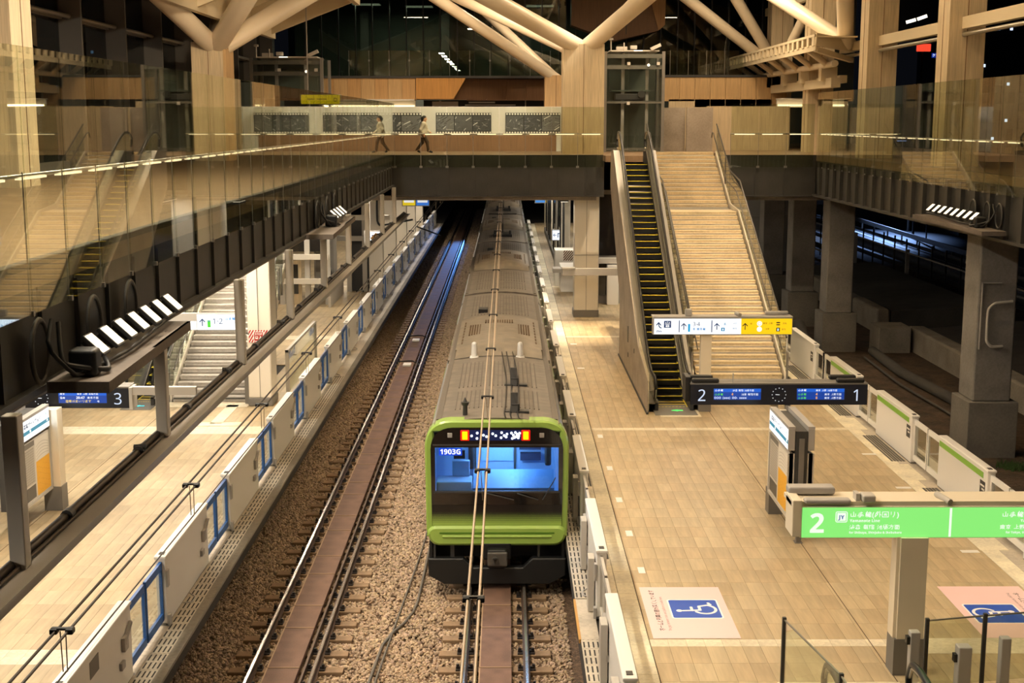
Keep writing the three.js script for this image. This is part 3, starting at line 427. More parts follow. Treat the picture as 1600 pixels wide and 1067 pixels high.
  part(cp, 'coupler_head', [RB(cx - 0.2, cx + 0.22, 0.56, 0.86, D0 - 0.36, D0 - 0.26, 0.03), rod(V(cx - 0.04, 0.71, D0 - 0.42), V(cx - 0.04, 0.71, D0 - 0.34), 0.07, 12)], mat(0x5d5953, 0.55, 0.4));
  part(cp, 'coupler_hole', [new THREE.ConeGeometry(0.05, 0.12, 8).rotateX(Math.PI).translate(cx - 0.04, 0.7, -(D0 - 0.425))], M.black);
  // roof fittings
  for (const x of [-0.84, 0.36]) part(front, 'white_antenna', [new THREE.CylinderGeometry(0.07, 0.085, 0.3, 14).translate(x, 3.78, -(D0 + 7.4)), new THREE.CylinderGeometry(0.11, 0.13, 0.05, 14).translate(x, 3.6, -(D0 + 7.4)), new THREE.SphereGeometry(0.07, 12, 6, 0, 7, 0, 1.57).translate(x, 3.93, -(D0 + 7.4))], M.white);
  part(front, 'whistle', [new THREE.CylinderGeometry(0.05, 0.055, 0.24, 10).translate(-0.87, 3.68, -(D0 + 0.55)), new THREE.CylinderGeometry(0.09, 0.07, 0.07, 12).translate(-0.87, 3.83, -(D0 + 0.55)), new THREE.ConeGeometry(0.05, 0.1, 8).translate(-0.87, 3.92, -(D0 + 0.55))], M.darkGrey);
  for (const d of [D0 + 0.75, D0 + 3.6]) part(front, 'roof_antenna', [B(-0.05, 0.48, 3.58, 3.64, d - 0.1, d + 0.1), prismDY([[d - 0.12, 3.62], [d + 0.22, 3.62], [d + 0.1, 4.02], [d, 4.02]], 0.09, 0.24), RB(0.1, 0.28, 3.64, 3.8, d - 0.08, d + 0.06, 0.02)], M.darkGrey);
  part(front, 'roof_cable', [-0.02, 0.1, 0.26].map((x) => path([V(x, roofArc(x) + 0.02, D0 + 0.06), V(x - 0.03, 3.64, D0 + 0.5), V(x, 3.64, D0 + 1.2), V(x + 0.02, 3.64, D0 + 4), V(x - 0.1, 3.7, D0 + 7.6)], 0.014, 20, 5)), M.black);
}
// ───────── platform screen gates ─────────
// one gate: a fixed box and the two door leaves that slide out of its ends. s = side of the box that the platform is on (+1: platform at larger x)
function gate(name, label, group, x, d, s, opt) {
  const len = opt.len ?? 3.25, y0 = PY, y1 = PY + 1.25, t = thing(name, label, 'platform gate', [x, PY, d], group), far = d + len;
  const bx = (a, b) => [Math.min(x + s * a, x + s * b), Math.max(x + s * a, x + s * b)];
  part(t, 'gate_box', RB(...bx(0, 0.17), y0 + 0.03, y1 - 0.05, d, far, 0.015), M.white);
  const cap = part(t, 'cap', [RB(...bx(-0.02, 0.19), y1 - 0.06, y1, d - 0.02, far + 0.02, 0.018), B(...bx(0.02, 0.15), y1 - 0.001, y1 + 0.004, d + 0.1, far - 0.3)], M.white);
  part(cap, 'cap_sensor', [B(...bx(0.04, 0.13), y1, y1 + 0.012, d + 0.08, d + 0.2)], M.darkGrey);
  part(t, 'plinth', B(...bx(0.02, 0.15), y0, y0 + 0.05, d, far), M.midGrey);
  if (opt.stripe) part(t, 'green_stripe', B(...bx(0.168, 0.175), y1 - 0.24, y1 - 0.11, d + 0.25, far - 0.05), M.gateGreen);
  if (opt.notice) { const n = part(t, 'notice', B(...bx(0.168, 0.176), y1 - 0.62, y1 - 0.3, d + 0.12, d + 0.42), M.darkGrey); part(n, 'notice_print', [B(...bx(0.176, 0.178), y1 - 0.42, y1 - 0.38, d + 0.15, d + 0.39), B(...bx(0.176, 0.178), y1 - 0.5, y1 - 0.46, d + 0.15, d + 0.3)], M.white); }
  if (opt.trackFittings) {
    part(t, 'emergency_handle', [RB(...bx(-0.06, 0), y1 - 0.62, y1 - 0.4, far - 0.55, far - 0.35, 0.01), beam(V(x - s * 0.04, y1 - 0.5, far - 0.5), V(x - s * 0.04, y1 - 0.28, far - 0.15), 0.05, 0.05)], M.grey); part(t, 'key_switch', [RB(...bx(-0.05, 0), y1 - 0.86, y1 - 0.74, far - 0.7, far - 0.52, 0.01)], M.grey);
    part(t, 'door_sensor', B(...bx(-0.04, 0), y1 - 0.55, y1 - 0.25, d - 0.02, d + 0.1), M.grey); part(t, 'door_sensor', [B(...bx(-0.05, 0), y0, y0 + 0.2, d - 0.02, d + 0.1)], M.grey);
    part(t, 'cable_hook', path([V(x - s * 0.02, y0 + 0.04, d + 1), V(x - s * 0.16, y0 + 0.02, d + 1.1), V(x - s * 0.16, y0 + 0.02, d + 1.35), V(x - s * 0.02, y0 + 0.04, d + 1.5)], 0.012, 12, 5), M.grey);
  }
  if (opt.trackPost) part(t, 'track_side_cover', [RB(...bx(-0.13, -0.02), y0 + 0.02, y1 - 0.25, d + 0.3, d + 0.62, 0.01), RB(...bx(-0.13, -0.02), y0 + 0.02, y1 - 0.25, far - 0.7, far - 0.35, 0.01)], M.paleGrey);
  for (const e of [0, 1]) {                           // door leaves, about a metre each
    const a = e ? far : d - 1.025, b = e ? far + 1.025 : d, top = y1 - 0.1, w = bx(0.055, 0.105), f = opt.frame;
    const leaf = part(t, 'door_leaf', [B(...w, top - 0.13, top, a, b), B(...w, y0 + 0.1, y0 + 0.24, a, b), B(...w, y0 + 0.1, top, a, a + 0.05), B(...w, y0 + 0.1, top, b - 0.05, b)], f);
    part(leaf, 'door_glass', B(w[0] + 0.02, w[1] - 0.02, y0 + 0.24, top - 0.13, a + 0.05, b - 0.05), M.clear);
    part(leaf, 'rubber_edge', B(w[0] + 0.005, w[1] - 0.005, y0 + 0.1, top, e ? b - 0.008 : a, e ? b : a + 0.008), M.rubber);
    if (opt.feet && e) part(t, 'foot', new THREE.ConeGeometry(0.1, 0.14, 4).rotateY(0.78).translate(x + s * 0.08, y0 + 0.07, -(far + 0.05)), M.paleGrey);
  }
  return t;
}
const leftLabel = (k) => `white gate with blue framed glass doors on the left platform edge, ${ORD[k]} from front`;
const g0 = gate('platform_gate', leftLabel(0), 'platform gates on the left platform edge', -5.85, 16.35, -1, { len: 3.2, frame: M.gateBlue, trackFittings: true, feet: true });
for (let k = 1; k < 18; k++) copyOf(g0, leftLabel(k), 0, 0, 5.32 * k);
part(g0, 'small_notice', B(-5.85, -5.842, 1.95, 2.2, 17.5, 17.9), M.midGrey);
const midLabel = (k) => `white platform gate with slim grey doors beside the train, ${ORD[k]} from the front`;
const g1 = gate('platform_gate', midLabel(0), 'platform gates beside the train', 1.57, 16.65, 1, { len: 3.2, frame: M.paleGrey, trackPost: true, trackFittings: true });
for (let k = 1; k < 16; k++) copyOf(g1, midLabel(k), 0, 0, 5.3 * k);
const rightLabel = (k) => `white gate with a green stripe along the right platform edge, ${ORD[k]} from the front`;
const g2 = gate('platform_gate', rightLabel(0), 'green striped platform gates on the right edge', 10.43, 21.9, -1, { len: 3.2, frame: M.white, stripe: true, notice: true });
for (let k = 1; k < 4; k++) copyOf(g2, rightLabel(k), 0, 0, 5.3 * k);
gate('platform_gate', 'tall white platform gate without a stripe beside the foot of the right stairs', null, 10.43, 43.3, -1, { len: 3.6, frame: M.white, notice: true });
gate('platform_gate', 'farthest white platform gate beyond the railing of the right stairs', null, 10.43, 49.2, -1, { len: 3.2, frame: M.white });

// ───────── floor stickers ─────────
function priorityMat(label, x0, x1, d0, d1, flip) {
  const t = one('floor_sticker', floorPanel(x0, x1, d0, d1, PY + 0.006), lit(print(512, 800, (c) => {
    c.fillStyle = '#f7d3d2'; c.fillRect(0, 0, 512, 800);
    c.save(); if (flip) { c.translate(512, 800); c.rotate(Math.PI); }
    c.fillStyle = '#ffffff'; c.beginPath(); c.roundRect(150, 208, 316, 300, 18); c.fill(); c.fillStyle = '#1450c0'; c.beginPath(); c.roundRect(160, 218, 296, 280, 14); c.fill();
    c.save(); c.translate(318, 362); c.rotate(-Math.PI / 2); c.scale(1, 1.0); wheelchair(c, 0, 0, 250, '#ffffff'); c.restore();
    c.save(); c.translate(86, 690); c.rotate(-Math.PI / 2); txt(c, 'ホームと列車の間が広くしています', 0, 0, 40, '#2e2226', 'left', true); txt(c, 'The gap between train and platform is wide here.', 0, 38, 24, '#6b4d50'); c.restore();
    c.restore();
  }), 0), label, 'floor sticker');
  return t;
}
priorityMat('pink floor sticker with a blue wheelchair symbol near the left edge of the right platform', 2.47, 3.95, 21.05, 23.52, false);
priorityMat('pink floor sticker with a blue wheelchair symbol near the right edge of the right platform', 8.05, 9.58, 21.05, 23.54, true);

// ───────── hanging and standing signs ─────────
const BLUE = new THREE.Color().setRGB(0.55, 0.75, 1), GREENL = new THREE.Color().setRGB(0.35, 1, 0.35);
// green platform sign on its column, right front
{
  const t = thing('platform_sign', 'bright green illuminated platform sign with a large white 2 on a tall column', 'platform sign', [6.3, PY, 19.6]);
  const c0 = part(t, 'column', [B(6.1, 6.52, PY + 0.6, 3.34, 19.55, 19.9), B(6.05, 6.12, PY + 0.6, 3.34, 19.6, 19.88)], M.postBeige); part(c0, 'column_base', B(6.06, 6.54, PY, PY + 0.6, 19.54, 19.92), M.midGrey);
  part(t, 'sign_housing', [RB(4.54, 8.85, 3.32, 3.83, 19.62, 19.84, 0.015), RB(4.4, 4.55, 3.36, 3.95, 19.55, 20.05, 0.02), B(4.4, 8.85, 3.83, 3.9, 19.65, 20.2)], M.postBeige);
  part(t, 'antenna_unit', [RB(4.6, 5.32, 3.86, 3.94, 19.6, 19.78, 0.035), RB(4.42, 5.15, 3.92, 4.04, 19.95, 20.2, 0.03)], M.grey);
  part(t, 'camera', [B(5.4, 5.46, 3.83, 4.02, 19.66, 19.86), RB(5.48, 5.68, 3.9, 4.02, 19.55, 19.8, 0.03), rod(V(6.72, 3.95, 19.9), V(6.84, 3.9, 19.6), 0.05, 10)], M.paleGrey);
  signZ(t, 'sign_face', 4.565, 8.83, 3.335, 3.815, 19.61, 1640, 190, (c) => {
    c.fillStyle = '#8cf07a'; c.fillRect(0, 0, 1640, 190); txt(c, '2', 42, 160, 172, '#f4fff0', 'left', true);
    c.fillStyle = '#f6fff4'; c.beginPath(); c.roundRect(198, 24, 72, 70, 12); c.fill(); c.strokeStyle = '#7dee6a'; c.lineWidth = 4; c.strokeRect(206, 32, 56, 54); txt(c, 'JY', 234, 74, 36, '#1d4a8f', 'center', true);
    txt(c, '山手線(外回り)', 282, 62, 44, '#f6fff2', 'left', true); txt(c, 'Yamanote Line', 284, 92, 25, '#f6fff2', 'left', true); txt(c, '渋谷・新宿・池袋方面', 282, 138, 34, '#f6fff2', 'left', true); txt(c, 'for Shibuya, Shinjuku & Ikebukuro', 282, 165, 19, '#f6fff2', 'left', true);
    c.fillStyle = '#f6fff2'; c.fillRect(876, 4, 14, 182);
    txt(c, '山手線(内回り)', 1480, 62, 44, '#f6fff2', 'right', true); txt(c, 'Yamanote Line', 1480, 92, 25, '#f6fff2', 'right', true); txt(c, '東京・上野・池袋方面', 1480, 138, 34, '#f6fff2', 'right', true); txt(c, 'for Tokyo, Ueno & Ikebukuro', 1480, 165, 19, '#f6fff2', 'right', true); txt(c, '1', 1540, 160, 172, '#f4fff0', 'left', true);
  }, 0.95);
  signLight(t, 6.7, 3.57, 19.58, 4.2, 0.46, GREENL, 1.2);
}
// departure boards (black, with a clock in the middle)
const board = (x0, x1, y0, y1, d, name, label, draw) => {
  const t = thing(name, label, 'departure board', [(x0 + x1) / 2, y0, d]);
  part(t, 'board_housing', [RB(x0, x1, y0, y1, d, d + 0.5, 0.015), RB(x0 - 0.1, x0 + 0.02, y0 + 0.06, y1 + 0.16, d + 0.06, d + 0.6, 0.02)], M.black);
  part(t, 'top_cover', [B(x0, x1, y1, y1 + 0.03, d, d + 0.22), B(x0, x1, y1, y1 + 0.03, d + 0.25, d + 0.5)], M.midGrey);
  signZ(t, 'display', x0 + 0.01, x1 - 0.01, y0 + 0.01, y1 - 0.01, d - 0.004, 1600, 184, draw, 0.9);
  return t;
};
const clockFace = (c, x, y, r) => { c.fillStyle = '#d6dbe4'; for (let i = 0; i < 12; i++) { const a = i * Math.PI / 6; c.beginPath(); c.arc(x + Math.sin(a) * r, y - Math.cos(a) * r, 5, 0, 7); c.fill(); } c.strokeStyle = '#eef2f8'; c.lineWidth = 6; c.beginPath(); c.moveTo(x - r * 0.48, y - 2); c.lineTo(x + 3, y); c.stroke(); };
const rows = (c, x, w, list) => {
  c.fillStyle = '#0d3f9e'; c.fillRect(x, 34, w, 104); c.fillStyle = '#1a5fd0'; c.fillRect(x, 34, w, 32);
  list.forEach(([y, parts]) => parts.forEach(([dx, s, col, size]) => txt(c, s, x + dx, y, size ?? 26, col, 'left', true)));
};
{
  const t = board(4.13, 8.12, 3.39, 3.86, 29, 'departure_board', 'black departure board with white numbers 2 and 1 and a clock over the right platform', (c) => {
    c.fillStyle = '#0d0e14'; c.fillRect(0, 0, 1600, 184); txt(c, '2', 60, 150, 150, '#c9d8f2'); txt(c, '1', 1462, 150, 150, '#c9d8f2'); clockFace(c, 800, 92, 62);
    rows(c, 208, 428, [[60, [[8, '山手線', '#ffffff'], [170, '渋谷・新宿・池袋方面', '#ffffff', 22]]], [98, [[8, '山手線', '#61e04a'], [160, '4', '#ffb25a', 34], [250, '池袋・新宿方面', '#ffffff', 24]]], [130, [[4, 'OOO  (ooo)  OO-  oooo', '#dfe9ff', 28]]]]);
    rows(c, 962, 430, [[60, [[8, '山手線', '#ffffff'], [170, '東京・上野・池袋方面', '#ffffff', 22]]], [98, [[8, '山手線', '#61e04a'], [170, '4', '#ffb25a', 34], [250, '東京・上野方面', '#ffffff', 24]]], [132, [[8, '山手線', '#61e04a'], [170, '8', '#ffb25a', 34], [250, '東京・上野方面', '#ffffff', 24]]]]);
  });
  part(t, 'antenna_unit', [[4.16, 4.78, 29.0], [4.06, 4.7, 29.4], [7.42, 8.05, 29.0], [7.34, 7.96, 29.4]].map(([a, b, d]) => RB(a, b, 3.89, 3.99, d, d + 0.16, 0.045, 2)), M.black);
  part(t, 'camera', [rod(V(5.1, 3.89, 29.1), V(5.1, 4.1, 29.1), 0.015), RB(6.28, 6.4, 3.22, 3.38, 29.0, 29.14, 0.02)], M.grey); part(t, 'support_post', B(6.0, 6.16, PY, 3.4, 29.2, 29.36), M.postBeige);
  signLight(t, 5.2, 3.6, 28.98, 1.0, 0.28, BLUE, 1.2); signLight(t, 7.1, 3.6, 28.98, 1.0, 0.28, BLUE, 1.2);
  const u = board(-12.4, -8.47, 3.33, 3.79, 29, 'departure_board', 'black departure board with a white 3 and the time 20:47 over the left platform', (c) => {
    c.fillStyle = '#0d0e14'; c.fillRect(0, 0, 1600, 184); txt(c, '4', 60, 150, 150, '#c9d8f2'); txt(c, '3', 1462, 150, 150, '#c9d8f2'); clockFace(c, 800, 92, 62);
    rows(c, 208, 428, [[60, [[8, '東京・上野方面', '#ffffff', 24]]]]);
    rows(c, 960, 440, [[60, [[12, '東京', '#ffffff', 24], [170, '東京・上野・高輪方面', '#ffffff', 22]]], [98, [[12, '番線', '#ffffff', 24], [160, '20:47', '#ffffff', 32], [262, '東京方面', '#ffffff', 26]]], [134, [[60, '電車がまいります', '#f3d25a', 30], [350, '号', '#ffffff', 26]]]]);
  });
  part(u, 'support_arm', [B(-8.47, -6.98, 3.62, 3.8, 29.05, 29.2), B(-8.47, -8.4, 3.3, 3.8, 29, 29.4)], M.paleGrey); part(u, 'support_post', B(-10.4, -10.24, PY, 3.34, 29.2, 29.36), M.postBeige);
  signLight(u, -9.5, 3.58, 28.98, 1.0, 0.28, BLUE, 1.2);
}
// direction signs
{
  const t = thing('direction_sign', 'long direction sign, white with arrows and a yellow right end, before the right escalator', 'direction sign', [6.4, PY, 38.5]);
  part(t, 'sign_housing', [RB(4.33, 8.47, 3.45, 3.95, 38.52, 38.75, 0.012), B(4.33, 8.47, 3.95, 3.99, 38.5, 39.0)], M.grey);
  signZ(t, 'sign_face', 4.37, 8.45, 3.465, 3.93, 38.51, 1600, 182, (c) => {
    c.fillStyle = '#f4f8fd'; c.fillRect(0, 0, 1010, 182); c.fillStyle = '#f4c713'; c.fillRect(1010, 0, 590, 182); const n = '#15325e'; c.strokeStyle = n; c.lineWidth = 11; c.beginPath(); c.moveTo(24, 78); c.lineTo(52, 46); c.lineTo(80, 78); c.moveTo(52, 52); c.quadraticCurveTo(52, 106, 86, 108); c.stroke();
    c.fillStyle = n; c.fillRect(114, 26, 82, 80); c.fillStyle = '#f4f8fd'; for (const [a, b, w, h] of [[130, 40, 10, 10], [150, 36, 10, 10], [170, 40, 10, 10], [126, 58, 58, 8], [134, 74, 42, 24]]) c.fillRect(a, b, w, h); c.fillStyle = n; c.fillRect(142, 82, 26, 6); txt(c, '25m', 24, 158, 32, n, 'left', true);
    c.fillRect(286, 20, 10, 140); c.fillRect(664, 20, 10, 140); upArrow(c, 344, 92, 78, n); c.fillStyle = '#1f9bd0'; c.fillRect(394, 62, 24, 92); txt(c, '3·4', 448, 86, 62, n); txt(c, '京・東京線', 446, 136, 34, '#2f7fc0', 'left', true);
    upArrow(c, 728, 92, 78, n); c.fillStyle = '#1f7fb0'; c.fillRect(778, 106, 42, 40); c.fillStyle = '#fff'; c.fillRect(792, 116, 14, 22); txt(c, '高', 806, 76, 30, '#1f7fb0', 'left', true); txt(c, '渋谷', 910, 66, 26, '#8da0b8'); txt(c, '新宿', 910, 126, 26, '#8da0b8');
    upArrow(c, 1056, 92, 78, '#2c2a12'); txt(c, '東口', 1112, 70, 26, '#8a7420'); c.lineWidth = 7; c.strokeStyle = '#fff'; c.fillStyle = '#fff'; for (const y of [58, 124]) { c.beginPath(); c.arc(1222, y, 30, 0, 7); c.fill(); } c.strokeStyle = '#8a7420'; c.lineWidth = 4; c.beginPath(); c.arc(1222, 58, 18, 0, 7); c.stroke(); txt(c, '東京・上野', 1262, 66, 26, '#6b5a14'); txt(c, '池袋', 1290, 130, 24, '#6b5a14');
    c.fillStyle = '#202018'; c.fillRect(1418, 40, 42, 14); c.fillRect(1418, 66, 42, 12); c.fillRect(1418, 106, 42, 44); c.fillStyle = '#cfe8f5'; c.fillRect(1430, 114, 18, 30); txt(c, '高輪', 1490, 66, 24, '#8a7420'); txt(c, '新宿', 1480, 136, 24, '#8a7420');
  }, 1.0);
  part(t, 'post', B(5.78, 6.1, PY + 0.6, 3.95, 38.6, 38.85), M.postBeige); part(t, 'post_base', B(5.76, 6.12, PY, PY + 0.6, 38.58, 38.87), M.midGrey);
  part(t, 'camera', [RB(5.3, 5.5, 3.99, 4.2, 38.6, 38.8, 0.03), rod(V(6.82, 4.06, 38.75), V(6.9, 4.04, 38.5), 0.06), RB(7.7, 8.4, 4.02, 4.1, 38.8, 38.98, 0.03)], M.grey);
  signLight(t, 5.6, 3.7, 38.48, 2.4, 0.44, BLUE, 2.2); signLight(t, 7.7, 3.7, 38.48, 1.4, 0.44, WARM, 1.2);
  const u = thing('direction_sign', 'white hanging direction sign with an arrow and 1·2 before the left stairs', 'direction sign', [-10, 3.6, 38.5]);
  part(u, 'sign_housing', [RB(-12.1, -7.87, 3.59, 4.09, 38.52, 38.75, 0.012), B(-10.34, -10.16, PY, 3.6, 38.6, 38.78)], M.grey);
  signZ(u, 'sign_face', -9.13, -7.9, 3.605, 4.07, 38.51, 480, 182, (c) => { const n = '#15325e'; c.fillStyle = '#f2f7fd'; c.fillRect(0, 0, 480, 182); upArrow(c, 60, 96, 84, n); c.fillStyle = '#45c22f'; c.fillRect(120, 70, 34, 82); c.fillStyle = '#2b57b8'; c.fillRect(126, 78, 22, 8); txt(c, '1·2', 174, 114, 92, n); txt(c, '山手線', 322, 68, 40, '#2f7fc0', 'left', true); txt(c, 'Yamanote Line', 324, 98, 18, '#8da0b8'); }, 1.0);
  signLight(u, -8.52, 3.83, 38.48, 1.2, 0.44, BLUE, 3);
  part(u, 'side_panel', [panelZ(-12.0, -9.15, 3.61, 3.86, 38.51)], glow(0xeaf2fb, 0.9));
}
// station name boards standing along the platform axis, each with a light box above and a map and posters below
function nameBoard(label, xFace, xBack, s, d0, d1, baseX, nearX) {       // s: the side that the visible face looks to
  const t = thing('station_name_board', label, 'station sign', [(xFace + xBack) / 2, PY, (d0 + d1) / 2]);
  const draw = (c) => { c.fillStyle = '#f2f8fd'; c.fillRect(0, 0, 520, 150); txt(c, '高輪ゲートウェイ', 46, 62, 40, '#14234a', 'left', true); txt(c, 'JY', 452, 52, 26, '#1f8f6a', 'left', true); c.fillStyle = '#1a7f9c'; c.fillRect(0, 82, 520, 28); c.fillStyle = '#fff'; c.fillRect(150, 86, 24, 20); c.fillRect(470, 86, 26, 16); txt(c, 'Takanawa Gateway', 90, 136, 18, '#7a8ba0'); };
  const [fa, fb] = s < 0 ? [d0, d1] : [d0, d1];
  for (const [x, sd] of [[xFace, s], [xBack, -s]]) {
    const lo = Math.min(x, x - sd * 0.14), hi = Math.max(x, x - sd * 0.14);
    const box = part(t, 'light_box', [RB(lo, hi, 3.04, 3.5, fa, fb, 0.012), B(lo, hi, 3.5, 3.54, fa, fb)], M.grey);
    signX(box, 'light_box_face', fa + 0.03, fb - 0.03, 3.06, 3.48, x + sd * 0.003, sd, 520, 150, draw, 1.0);
    const fr = part(t, 'poster_frame', [B(lo, hi, 1.66, 2.98, fa, fa + 0.04), B(lo, hi, 1.66, 2.98, fb - 0.04, fb), B(lo, hi, 1.62, 1.68, fa, fb), B(lo + 0.03, hi - 0.03, 1.66, 2.98, fa, fb)], M.paleGrey);
    signX(fr, 'posters', fa + 0.05, fb - 0.05, 1.69, 2.96, x - sd * 0.024, sd, 420, 400, (c) => { c.fillStyle = '#c9c4ba'; c.fillRect(0, 0, 420, 400); c.fillStyle = '#6e6a64'; c.fillRect(0, 0, 190, 36); c.fillStyle = '#b3ada2'; c.fillRect(8, 40, 176, 250); c.strokeStyle = '#8b857b'; c.lineWidth = 3; for (let i = 0; i < 14; i++) { c.beginPath(); c.moveTo(14, 54 + i * 17); c.lineTo(176, 54 + i * 17); c.stroke(); } for (let i = 0; i < 6; i++) c.strokeRect(20 + i * 26, 50, 14, 230); c.fillStyle = '#57534d'; c.fillRect(8, 300, 176, 92); c.fillStyle = '#d8d3c8'; c.fillRect(204, 8, 210, 150); c.strokeStyle = '#a39c90'; for (let i = 0; i < 5; i++) { c.beginPath(); c.moveTo(214, 60 + i * 22); c.quadraticCurveTo(300, 20 + i * 24, 404, 70 + i * 18); c.stroke(); } c.fillStyle = '#e8ac2a'; c.fillRect(204, 160, 210, 236); c.fillStyle = '#c98d1a'; for (let i = 0; i < 40; i++) c.fillRect(214 + (i * 37) % 190, 190 + (i * 53) % 190, 8, 4); }, 0);
  }
  part(t, 'spine', B(Math.min(xFace, xBack) + 0.15, Math.max(xFace, xBack) - 0.15, 1.6, 3.45, fa - 0.02, fb), M.darkGrey);
  part(t, 'end_post', [B(nearX - 0.05, nearX + 0.05, PY, 3.3, d0 - 0.06, d0 + 0.05), B(nearX - 0.08, nearX + 0.08, PY, PY + 0.01, d0 - 0.1, d0 + 0.1)], M.midGrey);
  const p = part(t, 'far_post', B(baseX - 0.18, baseX + 0.18, PY + 0.55, 3.4, d1 + 0.02, d1 + 0.36), M.postBeige); part(p, 'far_post_base', B(baseX - 0.2, baseX + 0.2, PY, PY + 0.55, d1, d1 + 0.38), M.midGrey);
  const l = new THREE.RectAreaLight(BLUE, 2, d1 - d0, 0.42); l.position.set(xFace + s * 0.02, 3.27, -(d0 + d1) / 2).sub(worldOf(t)); l.rotation.y = s > 0 ? -Math.PI / 2 : Math.PI / 2; t.add(l);
  return t;
}
nameBoard('standing station name board with a yellow poster on the right platform, under the departure board', 5.76, 6.3, -1, 26.2, 28.15, 6.0, 6.03);
nameBoard('standing station name board with a yellow poster on the left platform, at the picture edge', -10.1, -10.75, 1, 26.75, 28.5, -10.12, -10.35);
// red striped STOP board on the left column, small blue lit signs farther along
{
  const t = thing('platform_column', 'pale clad column of the left platform carrying the striped STOP board', 'column', [-7.5, PY, 39.7]);
  part(t, 'column_cladding', [RB(-7.86, -7.15, PY + 0.25, 3.3, 39.42, 40.4, 0.05, 2), RB(-7.84, -7.12, 3.34, 6.75, 39.45, 40.45, 0.05, 2)], M.whiteWarm); part(t, 'column_joint', [B(-7.51, -7.5, PY + 0.25, 6.75, 39.4, 39.43), B(-7.83, -7.2, 3.3, 3.34, 39.44, 40.4)], M.midGrey); part(t, 'column_base', RB(-7.88, -7.13, PY, PY + 0.26, 39.4, 40.42, 0.04), M.midGrey);
  signZ(t, 'stop_board', -7.79, -7.18, 3.08, 3.46, 39.38, 320, 200, (c) => { c.fillStyle = '#efe9e2'; c.fillRect(0, 0, 320, 200); c.strokeStyle = '#b3261f'; c.lineWidth = 22; for (let i = -4; i < 12; i++) { c.beginPath(); c.moveTo(i * 44, 200); c.lineTo(i * 44 + 120, 0); c.stroke(); } c.fillStyle = '#f4f1ec'; c.fillRect(74, 24, 160, 160); c.fillStyle = '#a92a22'; c.fillRect(84, 34, 140, 140); txt(c, 'STOP', 154, 82, 48, '#f4f1ec', 'center', true); c.fillStyle = '#f4f1ec'; c.fillRect(102, 100, 44, 44); c.fillStyle = '#a92a22'; c.fillRect(110, 108, 28, 16); c.fillStyle = '#f4f1ec'; c.fillRect(176, 96, 14, 40); c.fillRect(164, 126, 44, 34); }, 0);
}
const smallSign = (label, x0, x1, y0, y1, d, s) => { const t = thing('small_lit_sign', label, 'sign', [(x0 + x1) / 2, y0, d]); part(t, 'sign_housing', [RB(x0 - 0.05, x1 + 0.05, y0 - 0.05, y1 + 0.05, d, d + 0.2, 0.015), B(x0 + 0.2, x0 + 0.25, y1, 6.4, d + 0.1, d + 0.15)], M.grey); signZ(t, 'sign_face', x0, x1, y0, y1, d - 0.004, 200, 140, (c) => { c.fillStyle = '#eef5fd'; c.fillRect(0, 0, 200, 140); c.save(); c.translate(46, 70); c.rotate(-Math.PI / 2); upArrow(c, 0, 0, 60, '#15325e'); c.restore(); c.fillStyle = '#15325e'; c.fillRect(94, 40, 14, 66); c.fillRect(94, 40, 44, 14); txt(c, s, 122, 100, 48, '#15325e', 'left', true); }, 1.1); };
smallSign('small blue lit sign with an arrow far down the left platform beside the yellow diamond', -6.65, -5.95, 4.05, 4.55, 62, 'J'); smallSign('small blue lit sign far down the right platform above the striped box', 2.62, 3.25, 3.0, 3.55, 75, 'i');
// ───────── stairs ─────────
function stairCase(name, label, xa, xb, dBase, slabMat, maxSteps = 99) {
  const t = thing(name, label, 'stairs', [(xa + xb) / 2, PY, dBase]);
  let y = PY, d = dBase; const n1 = 31, n2 = 14, R = 0.16, T = 0.325; const edge = [];
  const step = (k, len) => {
    edge.push([d, y + R]);
    const cuts = k % 2 ? [0, 0.36, 0.72, 1] : [0, 0.2, 0.55, 0.88, 1];
    for (let i = 0; i < cuts.length - 1; i++) { const a = xa + (xb - xa) * cuts[i] + 0.003, b = xa + (xb - xa) * cuts[i + 1] - 0.003; part(t, 'stair_slab', [B(a, b, y - 0.02, y + R - 0.03, d + 0.012, d + len), B(a, b, y + R - 0.032, y + R, d - 0.018, d + len)], slabMat); }
    y += R; d += len;
  };
  for (let k = 0; k < Math.min(n1, maxSteps); k++) step(k, k === n1 - 1 ? 2.1 : T);
  if (maxSteps > n1) for (let k = 0; k < n2; k++) step(k, k === n2 - 1 ? 0.5 : T);
  const last = edge.at(-1);
  part(t, 'stair_body', prismDY([[dBase + 0.1, PY], ...edge.map(([a, b]) => [a + 0.05, b - 0.1]), [last[0] + 0.4, last[1] - 0.1], [last[0] + 0.4, last[1] - 0.6], [dBase + 1.6, PY]], xa + 0.02, xb - 0.02), M.concrete);
  t.userData.edge = undefined;
  return [t, edge];
}
